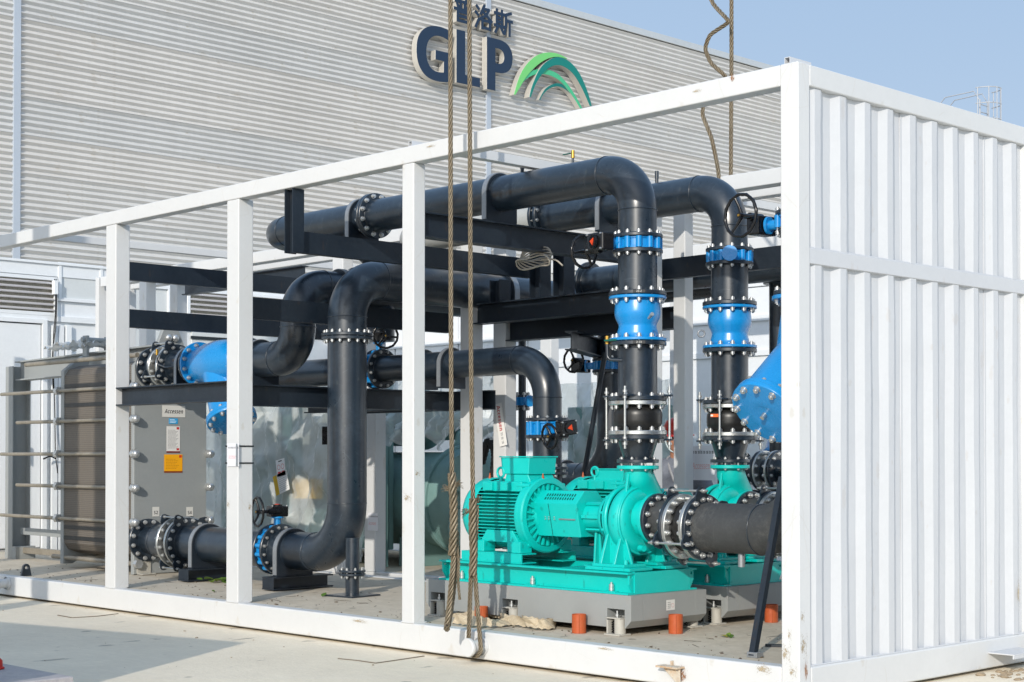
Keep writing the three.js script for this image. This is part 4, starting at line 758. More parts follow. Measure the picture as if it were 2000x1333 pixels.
function riser(zp, w, wheelAt) { // everything between pump and header, w = word for labels
  const Y = V(0, 1, 0), at = (y) => V(PX, y, zp);
  const rd = thing('reducer', `black conical reducer above the ${w} pump`, 'reducer');
  part('cone', lathe([[0.088, 0], [0.09, 0.008], [0.122, 0.112], [0.124, 0.124]], at(1.216), Y, 40), M.black, rd); flange(rd, at(1.196), Y, 0.128, 0.022, M.black, 0.05); flange(rd, at(1.34), Y, 0.178, 0.025, M.black, 0.05);
  const bw = bellows(`rubber expansion joint on the ${w} pump riser`, at(1.367), Y, RR, 0.206, 0.178, { rods: [0.35, 1.92, 3.49, 5.06], bulge: 0.15 });
  if (w === 'rear') plate('brand_tag', P(1405, 812, 'z', zp + 0.147), V(0.72, 0, -0.69), Y, 0.11, 0.02, printed(0.11, 0.02, (g, a, b) => { fillBg(g, a, b, '#f06a1c'); g.fillStyle = '#e8d24a'; g.fillRect(a * 0.6, 0, a * 0.4, b); g.fillStyle = '#e8e4dc'; g.fillRect(0, b * 0.2, a * 0.14, b * 0.6); }, 128), bw, 0.003);
  const s1 = pipe(`short black spool between rubber joint and blue check valve, ${w} riser`, [at(1.576), at(1.934)], RR, 0.1, { f0: [0.178, 0.025], f1: [0.176, 0.024], name: 'pipe_spool' });
  const cv = checkValve(`blue check valve on the ${w} pump riser`, at(1.938), Y, 0.118, 0.274, 0.176);
  if (w === 'front') { const q = P(1267, 622, 'z', zp + 0.14); part('eye_bolt', sweep([q, along(q, V(0.5, 0.15, 0.3), 0.05), along(q, V(0.6, 0.2, 0.35), 0.1)], [0.008, 0.01, 0.012], 8), M.zinc, cv); }
  else { const q = P(1370, 652, 'z', zp + 0.04); part('eye_bolt', new THREE.TorusGeometry(0.022, 0.006, 8, 20).rotateY(0.8).translate(q.x, q.y, q.z), M.edge, cv); }
  const s2 = pipe(`black spool between check valve and butterfly valve, ${w} riser`, [at(2.216), at(2.497)], RR, 0.1, { f0: [0.176, 0.024], f1: [0.155, 0.022], name: 'pipe_spool' });
  // chalk marks and a small drain with brass cock on the front riser
  if (w === 'front') {
    const chalk = (y, s) => plate('chalk_mark', V(PX + 0.7 * 0.1775, y, zp + 0.72 * 0.1775), V(0.72, 0, -0.70), Y, 0.075, 0.018, printed(0.075, 0.018, (g, a, b) => { fillBg(g, a, b, '#2c2e30'); g.fillStyle = '#cfcfca'; g.font = `${b * 0.95}px sans-serif`; g.textBaseline = 'middle'; g.textAlign = 'center'; g.fillText(s, a / 2, b / 2); }, 128), s === '2-33' ? s1 : s2, 0.003);
    chalk(2.228, '26-2'); chalk(1.922, '2-33');
    const a = P(1216, 704, 'z', zp + 0.11), b = P(1197, 704, 'z', zp + 0.14);
    part('drain_pipe', sweep(bend([a, P(1187, 703, 'z', zp + 0.15), P(1186, 672, 'z', zp + 0.15)], 0.03, 8), 0.011, 12), M.black, s1);
    const q = P(1186, 668, 'z', zp + 0.15); part('drain_cock', [cyl(along(q, Y, -0.015), along(q, Y, 0.035), 0.013, 0.013, 10)], M.brass, s1); part('cock_lever', bx(q.x, q.x + 0.1, q.y + 0.0, q.y + 0.012, q.z + 0.014, q.z + 0.03, 0.003), flat(10, 90, 80, 0.4), s1);
  }
  return { at, Y };
}
const Y1 = V(0, 1, 0);
// header level
const HY = 2.985, HR = 0.115;
for (const [zp, w] of [[-0.8, 'front'], [-1.7, 'rear']]) {
  pump(zp, w === 'front' ? 'turquoise pump and motor set on grey block nearest the open front' : 'turquoise pump and motor set partly hidden behind the front pump', w === 'front' ? 0 : 0.085);
  riser(zp, w);
  const stem = w === 'front' ? V(-0.35, 0, 0.94) : V(0.62, 0, 0.78);
  butterfly(`blue butterfly valve on top of the ${w} pump riser`, V(PX, 2.499, zp), Y1, RR, 0.068, 0.155, stem, w === 'front' ? V(-1, 0, -0.1) : V(-0.3, 0, 1), { wr: 0.098, reach: w === 'front' ? 0.15 : 0.2, side: 0.0, noGear: w === 'rear' });
}
// header pipes
pipe('long black header pipe from the front riser to the far left elbow', [V(PX, 2.569, -0.8), V(PX, HY, -0.8), V(-4.318, HY, -0.8)], HR + 0.003, 0.245, { f0: [0.155, 0.02], f1: [0.165, 0.025], name: 'header_pipe' });
{ const t = pipe('black header pipe beyond the bolted flange, ending in the far left elbow', [V(-4.322, HY, -0.8), V(-5.66, HY, -0.8), V(-5.66, HY, -1.95), V(-5.66, 2.2, -1.95)], HR, [0.26, 0.26], { f0: [0.165, 0.025], name: 'header_pipe' }); bolts(t, V(-4.32, HY, -0.8), V(1, 0, 0), 12, 0.142, 0.052, 0.0145); }
{ const t = pipe('long black header pipe from the rear riser, running behind the front header', [V(PX, 2.569, -1.7), V(PX, HY - 0.01, -1.7), V(-3.44, HY - 0.01, -1.7)], HR + 0.003, 0.245, { f0: [0.155, 0.02], f1: [0.165, 0.025], name: 'header_pipe' });
  pipe('pale grey primed pipe bolted to the end of the rear header', [V(-3.466, HY - 0.01, -1.7), V(-5.1, HY - 0.01, -1.7), V(-5.1, HY - 0.01, -2.2)], HR, 0.25, { f0: [0.165, 0.025], mat: paint([168, 170, 168], { rep: 0.8, rough: 0.6 }), name: 'header_pipe' });
  bolts(t, V(-3.453, HY - 0.01, -1.7), V(1, 0, 0), 12, 0.142, 0.052, 0.0145); }
// vent stubs and a brass vent cock on the headers
{
  const stub = (x, z, h, r, lab) => { const t = thing('vent_stub', lab, 'pipe stub', 'vent stubs on the header pipes'); part('tube', cyl(V(x, HY + HR - 0.01, z), V(x, HY + HR + h, z), r, r, 16), M.black, t); part('socket', cyl(V(x, HY + HR + h - 0.05, z), V(x, HY + HR + h, z), r * 1.15, r * 1.15, 16), M.black, t); return t; };
  const zz = -0.8; stub(P(1020, 340, 'z', zz).x, zz, 0.075, 0.012, 'upright black vent stub on top of the front header pipe');
  const t = thing('vent_cock', 'brass vent cock with lever on a thin upright pipe above the header', 'valve'), x = P(1119, 320, 'z', -1.7).x, yt = P(1119, 302, 'z', -1.7).y;
  part('tube', cyl(V(x, HY + HR - 0.02, -1.7), V(x, yt - 0.02, -1.7), 0.009, 0.009, 12), M.black, t); part('cock_body', [cyl(V(x, yt - 0.025, -1.7), V(x, yt + 0.03, -1.7), 0.014, 0.012, 12)], M.brass, t); part('lever', bx(x - 0.085, x - 0.01, yt + 0.004, yt + 0.012, -1.694, -1.68, 0.002), flat(20, 84, 72, 0.4), t);
  stub(P(1155, 315, 'z', -1.7).x, -1.7, 0.19, 0.013, 'upright black vent stub next to the brass vent cock');
  stub(P(1283, 350, 'z', -1.7).x, -1.7, 0.075, 0.012, 'upright black vent stub on the rear header behind the front elbow');
}
// suction lines (eccentric reducer, joint, elbow, strainer column)
for (const [zp, w] of [[-0.8, 'front'], [-1.7, 'rear']]) {
  const X = V(1, 0, 0), ay = 0.858, py = 0.82, r = 0.144, SX = -0.5;
  const e = thing('reducer', `dusty black suction pipe piece bolted to the ${w} pump`, 'reducer');
  part('cone', sweep([V(-1.6, ay, zp), V(-1.53, ay, zp), V(-1.46, py + 0.016, zp), V(-1.43, py + 0.01, zp)], [0.112, 0.115, 0.13, 0.132], 36), M.dusty, e);
  flange(e, V(-1.619, ay, zp), X, 0.155, 0.024, M.black, 0.05); flange(e, V(-1.449, py, zp), X, 0.195, 0.022, M.black, 0.05);
  bellows(`rubber expansion joint on the ${w} pump suction pipe`, V(-1.424, py, zp), X, 0.14, 0.155, 0.193, { rods: [0.25, 2.0, 3.4, 5.3], bulge: 0.152, n: 16 });
  const t = pipe(`large dusty black suction pipe turning up behind the white corner post, ${w} pump`, [V(-1.266, py, zp), V(SX, py, zp), V(SX, 1.36, zp)], r, 0.33, { f0: [0.195, 0.024], f1: [0.2, 0.024], mat: M.dusty, name: 'suction_pipe' });
  part('drain_stub', cyl(V(-0.98, py - r - 0.075, zp), V(-0.98, py - r + 0.01, zp), 0.02, 0.02, 14), M.edge, t);
  strainer(`large blue strainer with bolted cap on the ${w} suction column`, V(SX, 1.364, zp), Y1, 0.144, 0.76, 0.21, V(-0.06, -0.66, 0.75), { at: 0.56, len: 0.47, lr: 0.182, cr: 0.208 });
  pipe(`black spool above the blue strainer, ${w} suction column`, [V(SX, 2.128, zp), V(SX, 2.5, zp)], r, 0.1, { f0: [0.2, 0.024], f1: [0.18, 0.022], name: 'pipe_spool' });
  butterfly(`blue butterfly valve on the ${w} suction column`, V(SX, 2.502, zp), Y1, r, 0.07, 0.205, V(-0.92, 0, 0.12), V(-0.1, 0, 1), { wr: 0.118, reach: 0.17 });
  pipe(`black pipe end above the butterfly valve of the ${w} suction column`, [V(SX, 2.574, zp), V(SX, 2.86, zp), V(SX, 2.86, zp - 0.45)], r, 0.2, { f0: [0.19, 0.022], name: 'header_pipe' });
}
// ---------------------------------------------------------------- inertia blocks with spring mounts
for (const [zp, w] of [[-0.8, 'front'], [-1.7, 'rear']]) {
  const x0 = -3.36, x1 = -1.53, z0 = zp + 0.335, z1 = zp - 0.36, yb = 0.225, yt = 0.4195;
  const t = thing('inertia_block', `grey steel-cased inertia block under the ${w} pump`, 'machine base');
  const notch = [[x1 - 0.19, x1 - 0.05], [-2.62, -2.48], [x0 + 0.05, x0 + 0.19]], pts = [[x1, yb + 0.045], [x1, yt], [x0, yt], [x0, yb + 0.045], [x0 + 0.045, yb]];
  for (const [a, b] of [...notch].reverse()) pts.push([a, yb], [a, yb + 0.11], [b, yb + 0.11], [b, yb]);
  pts.push([x1 - 0.045, yb]);
  part('casing', prism('z', pts, z0 - 0.11, z0, 0.002), M.grey, t); part('casing', prism('z', pts, z1, z1 + 0.11, 0.002), M.grey, t);
  part('core', prism('z', [[x1 - 0.045, yb], [x1, yb + 0.045], [x1, yt], [x0, yt], [x0, yb + 0.045], [x0 + 0.045, yb]], z1 + 0.11, z0 - 0.11, 0), M.grey, t);
  plate('paper_label', V(x1 + 0.002, 0.345, zp - 0.02), V(0, 0, -1), Y1, 0.075, 0.062, printed(0.075, 0.062, (g, a, b) => { fillBg(g, a, b, '#d6d6d2'); g.fillStyle = '#777'; lines(g, a * 0.12, b * 0.2, a * 0.5, 4, b * 0.18, b * 0.07, '#777'); g.strokeStyle = '#c87070'; g.lineWidth = 3; g.beginPath(); g.arc(a * 0.75, b * 0.55, b * 0.18, 0, 7); g.stroke(); }, 128), t);
  for (const [a, b] of notch) for (const s of [1, -1]) {
    const mx = (a + b) / 2, mz = s > 0 ? z0 - 0.015 : z1 + 0.015;
    const m = thing('spring_mount', `grey spring mount at the ${a > -1.9 ? 'suction end' : a > -2.8 ? 'middle' : 'motor end'} of the ${w} block, ${s > 0 ? 'open front' : 'back'} side`, 'spring mount', `spring mounts of the ${w} block`);
    part('base_plate', bx(mx - 0.062, mx + 0.062, FL + 0.001, FL + 0.011, mz - 0.05, mz + 0.05, 0.001), M.mount, m);
    part('housing', [cyl(V(mx + 0.022, FL + 0.011, mz), V(mx + 0.022, FL + 0.098, mz), 0.034, 0.034, 20), bx(mx - 0.056, mx - 0.044, FL + 0.011, FL + 0.09, mz - 0.035, mz + 0.035, 0.002)], M.mount, m);
    const sp = []; for (let i = 0; i <= 60; i++) { const q = i / 60; sp.push(V(mx - 0.022 + 0.016 * Math.cos(q * 31.4), FL + 0.014 + q * 0.07, mz + 0.016 * Math.sin(q * 31.4))); } part('spring', sweep(sp, 0.0035, 6), M.gloss, m);
    part('top_plate', bx(mx - 0.058, mx + 0.05, FL + 0.098, FL + 0.106, mz - 0.03, mz + 0.03, 0.001), M.mount, m);
    part('adjusting_bolt', [cyl(V(mx, FL + 0.106, mz), V(mx, FL + 0.145, mz), 0.007, 0.007, 8), new THREE.CylinderGeometry(0.013, 0.013, 0.012, 6).translate(mx, FL + 0.118, mz)], M.bolt, m);
  }
}
// orange tube packers
for (const [x, y, h, lab, ax, pc] of [[1131, 1225, 0.112, 'orange steel tube packer standing before the front pump block', 'z', -0.405], [1320, 1225, 0.112, 'orange steel tube packer at the end of the front pump block, below a paper label', 'x', -1.475], [940, 1190, 0.1, 'orange steel tube packer on the floor behind the hanging ropes', 'z', -0.405], [1507, 1205, 0.112, 'orange steel tube packer beside the white corner post', 'x', -1.47]]) {
  const c = P(x, y, ax, pc), t = thing('tube_packer', lab, 'packer');
  part('tube', latheC([[0.038, 0], [0.043, 0], [0.043, h], [0.038, h], [0.038, 0]], V(c.x, FL + 0.001, c.z), Y1, 28), M.orange, t);
  part('weld_seam', cyl(V(c.x + 0.03, FL + 0.001, c.z + 0.031), V(c.x + 0.03, FL + h, c.z + 0.031), 0.003, 0.003, 6), M.orange, t);
}
// ---------------------------------------------------------------- lower line: heat exchanger to the big riser
{
  const X = V(1, 0, 0), y = 0.49, z = -1.02, r = 0.15;
  const rd = thing('reducer', 'black reducer bolted low on the heat exchanger front plate', 'reducer');
  part('cone', lathe([[0.115, 0], [0.118, 0.12], [0.15, 0.22], [0.152, 0.46]], V(-7.8, y, z), X, 40), M.black, rd); flange(rd, V(-7.82 + 0.002, y, z), X, 0.19, 0.026, M.black, 0.05); flange(rd, V(-7.335, y, z), X, 0.215, 0.024, M.black, 0.05);
  bolts(rd, V(-7.8, y, z), X, 12, 0.165, 0.032, 0.016); weld(rd, V(-7.58, y, z), X, 0.15);
  bellows('rubber expansion joint with bright rings low beside the heat exchanger', V(-7.309, y, z), X, 0.145, 0.15, 0.225, { rods: [0.5, 2.6, 3.9, 5.6], bulge: 0.17, n: 16 });
  pipe('black pipe lying low between the expansion joint and a butterfly valve', [V(-7.157, y, z), V(-5.872, y, z)], r, 0.1, { f0: [0.215, 0.024], f1: [0.205, 0.024], name: 'pipe_spool' });
  butterfly('blue butterfly valve low on the floor line with upright gearbox', V(-5.87, y, z), X, r, 0.075, 0.205, V(0, 1, 0), V(-0.2, 0, 0.98), { wr: 0.115, reach: 0.19, n: 16 });
  const t = pipe('large black riser pipe sweeping up from the floor line', [V(-5.793, y, z), V(-4.925, y, z), V(-4.925, 2.148, z)], r, 0.39, { f0: [0.205, 0.024], f1: [0.198, 0.024], name: 'riser_pipe' });
  const u = pipe('large black pipe bending back at high level above the riser flange', [V(-4.925, 2.152, z), V(-4.925, 2.6, z), V(-4.925, 2.6, -3.9)], r, 0.3, { f0: [0.198, 0.024], name: 'high_pipe' });
  bolts(u, V(-4.925, 2.15, z), V(0, 1, 0), 16, 0.172, 0.05, 0.0145);
  flange(u, V(-4.925, 2.6, -3.6), V(0, 0, -1), 0.205, 0.026); flange(u, V(-4.925, 2.6, -3.63), V(0, 0, -1), 0.205, 0.026); bolts(u, V(-4.925, 2.6, -3.627), V(0, 0, 1), 14, 0.175, 0.056, 0.016);
  // support leg under the bend
  const s = thing('riser_stand', 'black pipe leg with bolted flanges and floor plate under the riser bend', 'pipe support'), lx = -4.82, lz = z + 0.03;
  part('leg_tube', cyl(V(lx, FL + 0.012, lz), V(lx, 0.62, lz), 0.052, 0.052, 24), M.black, s);
  for (const yy of [0.335, 0.36]) part('flange', disc(V(lx, yy, lz), Y1, 0.1, 0.018, 0.03), M.black, s);
  bolts(s, V(lx, 0.356, lz), Y1, 8, 0.082, 0.045, 0.011);
  part('floor_plate', new THREE.BoxGeometry(0.3, 0.011, 0.3).rotateY(0.12).translate(lx, FL + 0.007, lz), M.black, s);
  // saddles on low channel blocks
  for (const [x, lab, w] of [[-6.84, 'grey-edged saddle carrying the low pipe beside the expansion joint', 0.0], [-5.62, 'grey-edged saddle carrying the low pipe beside the butterfly valve', 0.0]]) {
    saddle(lab, V(x, y, z), X, r, 0.29, { d: 0.06 });
    const b = thing('support_block', `black channel block on the floor below the ${x < -6 ? 'expansion joint end' : 'valve end'} saddle`, 'pipe support');
    part('channel', section(V(x, 0.239, z - 0.34), V(x, 0.239, z + 0.24), 0.1, 0.16, 0.01, 0.01), M.beam, b);
    part('end_web', bx(x - 0.075, x + 0.075, 0.2, 0.28, z + 0.232, z + 0.24, 0.001), M.beam, b);
  }
}
// ---------------------------------------------------------------- upper line: heat exchanger, strainer, double bend
{
  const X = V(1, 0, 0), y = 2.03, z = -1.08, r = 0.142;
  const rd = thing('reducer', 'short black neck bolted high on the heat exchanger front plate', 'reducer');
  part('neck', lathe([[0.12, 0], [0.12, 0.2]], V(-7.8, y, z), X, 36), M.black, rd); flange(rd, V(-7.818, y, z), X, 0.185, 0.025, M.black, 0.05); flange(rd, V(-7.625, y, z), X, 0.195, 0.022, M.black, 0.05);
  bolts(rd, V(-7.797, y, z), X, 12, 0.16, 0.03, 0.016);
  bellows('rubber expansion joint high beside the heat exchanger', V(-7.6, y, z), X, 0.13, 0.15, 0.195, { rods: [0.45, 2.0, 3.6, 5.4], bulge: 0.155, n: 12 });
  const s = pipe('short black spool between high expansion joint and blue strainer', [V(-7.447, y, z), V(-7.1, y, z)], 0.135, 0.1, { f0: [0.195, 0.022], f1: [0.185, 0.022], name: 'pipe_spool' });
  part('gauge_pipe', sweep(bend([P(347, 716, 'z', z + 0.12), P(322, 718, 'z', z + 0.16), P(307, 712, 'z', z + 0.2), P(306, 698, 'z', z + 0.2)], 0.025, 6), 0.009, 8), M.black, s); const q = P(306, 694, 'z', z + 0.2); part('gauge_cock', cyl(q, along(q, Y1, 0.05), 0.012, 0.012, 8), M.brass, s);
  strainer('large blue strainer lying in the high heat exchanger line', V(-7.078, y, z), X, 0.15, 0.72, 0.195, V(0.5, -0.86, 0.12), { at: 0.45, len: 0.56, lr: 0.165, cr: 0.21 });
  pipe('black pipe with two bends rising from the blue strainer to the high level', [V(-6.334, y, z), V(-5.64, y, z), V(-5.64, 2.6, z), V(-5.64, 2.6, -1.66)], r, [0.24, 0.24], { f0: [0.195, 0.022], f1: [0.195, 0.024], name: 'high_pipe' });
  const u = pipe('black high level pipe running back behind the double bend', [V(-5.64, 2.6, -1.664), V(-5.64, 2.6, -4.3)], r, 0.1, { f0: [0.195, 0.024], name: 'high_pipe' });
  bolts(u, V(-5.64, 2.6, -1.662), V(0, 0, 1), 12, 0.168, 0.05, 0.015);
  saddle('grey-edged saddle round the black pipe beside the blue strainer', V(-6.16, y, z), X, r, 1.775, { d: 0.06 });
  saddle('grey-edged saddle round the first high level pipe', V(-5.64, 2.6, -1.5), V(0, 0, 1), r, 2.41, { d: 0.06 });
  saddle('grey-edged saddle round the large high level pipe near the back posts', V(-4.925, 2.6, -2.66), V(0, 0, 1), 0.15, 2.4, { d: 0.07 });
  saddle('grey-edged saddle between blue strainer and heat exchanger spool', V(-7.2, y, z), X, 0.135, 1.775, { d: 0.045 });
}
// ---------------------------------------------------------------- middle line behind, with drop pipe
{
  const X = V(1, 0, 0), y = 1.965, z = -1.9, r = 0.118;
  pipe('black pipe running behind the big riser to a valve', [V(-7.4, y, z), V(-5.66, y, z)], r, 0.1, { f1: [0.165, 0.022], name: 'middle_pipe' });
  butterfly('blue butterfly valve with wheel behind the big riser', V(-5.658, y, z), X, r, 0.07, 0.165, V(0, 1, 0), V(0.8, 0, 0.6), { wr: 0.1, reach: 0.18 });
  pipe('black pipe ending in a bend that drops behind the front pump motor', [V(-5.586, y, z), V(-3.645, y, z), V(-3.645, 1.5, z)], r - 0.01, 0.29, { f0: [0.165, 0.022], f1: [0.16, 0.022], name: 'middle_pipe' });
  butterfly('blue butterfly valve on the drop pipe behind the front pump motor', V(-3.645, 1.395, z), Y1, r, 0.1, 0.16, V(0.9, 0, 0.2), V(-0.15, -0.12, 1), { wr: 0.088, reach: 0.16 });
  const d = pipe('lower piece of the drop pipe behind the front pump motor', [V(-3.645, 1.393, z), V(-3.645, 0.72, z)], r - 0.01, 0.1, { f0: [0.16, 0.022], name: 'middle_pipe' });
  for (const yy of [1.14, 1.1, 0.96, 0.92]) flange(d, V(-3.645, yy, z), Y1, 0.155, 0.02); bolts(d, V(-3.645, 1.13, z), Y1, 10, 0.132, 0.06, 0.014); bolts(d, V(-3.645, 0.95, z), Y1, 10, 0.132, 0.06, 0.014);
  part('flow_switch', [cyl(V(-3.53, 1.04, z + 0.08), V(-3.45, 1.04, z + 0.16), 0.06, 0.06, 20), cyl(V(-3.45, 1.04, z + 0.16), V(-3.44, 1.04, z + 0.17), 0.02, 0.02, 10)], M.dusty, d);
  part('foot', cyl(V(-3.645, FL + 0.002, z), V(-3.645, 0.73, z), 0.06, 0.06, 16), M.black, d);
  saddle('grey-edged saddle round the middle pipe between two white posts', V(-4.72, y, z), X, r - 0.01, 1.775, { d: 0.05 });
  saddle('grey-edged saddle round the middle pipe behind the ropes', V(-5.05, y, z), X, r - 0.01, 1.775, { d: 0.05 });
}
// ---------------------------------------------------------------- pipework of the rear frame seen between the posts
{
  const z = -3.35;
  const t = pipe('black bend sweeping up to a far valve behind the pumps', [V(-5.15, 1.06, z), V(-4.33, 1.06, z), V(-4.33, 1.96, z)], 0.12, 0.33, { f0: [0.17, 0.022], f1: [0.16, 0.022], name: 'rear_pipe' });
  bolts(t, V(-5.16, 1.06, z), V(1, 0, 0), 12, 0.145, 0.045, 0.014);
  saddle('pale-edged saddle round the far black bend', V(-4.86, 1.06, z), V(1, 0, 0), 0.12, 0.8, { d: 0.05 });
  butterfly('dark blue butterfly valve on the far bend with its wheel against the sky', V(-4.33, 1.963, z), Y1, 0.115, 0.07, 0.16, V(-0.8, 0, 0.5), V(0.1, 0, 1), { wr: 0.1, reach: 0.1 });
  pipe('black pipe above the far valve', [V(-4.33, 2.036, z), V(-4.33, 2.6, z), V(-3.2, 2.6, z)], 0.115, 0.25, { f0: [0.16, 0.022], name: 'rear_pipe' });
  pipe('black high pipe crossing behind the pump risers', [V(-4.3, 2.66, -3.05), V(-0.7, 2.66, -3.05)], 0.13, 0.1, { name: 'rear_pipe', f0: [0.18, 0.024] });
  for (const [x, lab] of [[-3.05, 'small black drop pipe behind the front riser'], [-2.55, 'black riser pipe half hidden by the rear riser']]) pipe(lab, [V(x, 2.56, -3.3), V(x, 0.5, -3.3)], 0.085, 0.1, { name: 'rear_pipe', f0: [0.13, 0.02] });
  const p = P(1020, 760, 'z', -3.15);
  pipe('thin black upright pipe beside the back post', [V(p.x, 2.4, p.z), V(p.x, 1.75, p.z)], 0.034, 0.1, { name: 'rear_pipe', f1: [0.062, 0.014] });
  butterfly('small dark blue valve on the thin upright pipe', V(p.x, 1.68, p.z), Y1, 0.034, 0.07, 0.066, V(1, 0, 0.2), V(0, 0, 1), { n: 6, noGear: true });
  pipe('thin black upright pipe below the small valve', [V(p.x, 1.678, p.z), V(p.x, 0.5, p.z)], 0.034, 0.1, { name: 'rear_pipe', f0: [0.062, 0.014] });
  const ys = strainer('blue strainer of the rear frame behind the worker', V(-3.27, 1.0, -4.35), Y1, 0.12, 0.62, 0.17, V(0.35, -0.6, 0.7), { at: 0.7, len: 0.42, lr: 0.14, cr: 0.17 });
  // brace bar leaning in the rear frame
  const b = thing('brace_bar', 'black brace bar leaning among the rear pipes', 'bar'); part('bar', cyl(P(1182, 690, 'z', -2.95), P(1134, 965, 'z', -2.95), 0.022, 0.022, 12), M.beam, b);
  const c = P(664, 850, 'z', -2.6), v = thing('small_valve', 'small blue valve with black actuator peeping past the big riser', 'valve');
  part('actuator', bx(c.x - 0.2, c.x - 0.12, c.y - 0.09, c.y + 0.08, c.z - 0.06, c.z + 0.06, 0.004), M.gloss, v); part('body', cyl(V(c.x - 0.12, c.y, c.z), V(c.x + 0.1, c.y, c.z), 0.05, 0.05, 16), M.blue, v); for (const s of [-0.07, 0.06]) part('flange', disc(V(c.x - 0.03, c.y + s, c.z), Y1, 0.06, 0.014, 0.01), M.zinc, v);
  part('pipe_piece', cyl(V(c.x - 0.03, c.y - 0.3, c.z), V(c.x - 0.03, c.y + 0.3, c.z), 0.03, 0.03, 14), M.black, v);
  // suction pieces of the rear frame by the corner post
  const w = thing('rear_suction', 'black flanged pipe pieces with rubber joint behind the rear pump', 'pipe'), wz = -2.98, wy = P(1490, 920, 'z', wz).y, wx = P(1445, 920, 'z', wz).x;
  part('pipe_body', cyl(V(wx - 0.05, wy, wz), V(wx + 0.7, wy, wz), 0.085, 0.085, 30), M.black, w); for (const dx of [-0.02, 0.005, 0.2, 0.36]) part('flange', disc(V(wx + dx, wy, wz), V(1, 0, 0), 0.15, 0.02, 0.03), M.black, w);
  for (const dx of [0.225, 0.33]) part('backing_ring', disc(V(wx + dx, wy, wz), V(1, 0, 0), 0.15, 0.018, 0.03), M.zinc, w); for (const dx of [0.0, 0.22, 0.35]) bolts(w, V(wx + dx, wy, wz), V(1, 0, 0), 12, 0.128, 0.045, 0.014);
  const w2 = pipe('black horizontal pipe low behind the rear pump suction', [V(wx - 0.02, wy - 0.24, wz), V(wx + 0.8, wy - 0.24, wz)], 0.1, 0.1, { name: 'rear_pipe', f0: [0.15, 0.022] });
  for (const tt of [w, w2]) part('pipe_stand', bx(wx + 0.48, wx + 0.54, FL, wy - 0.05, wz - 0.03, wz + 0.03, 0.002), M.beam, tt);
}
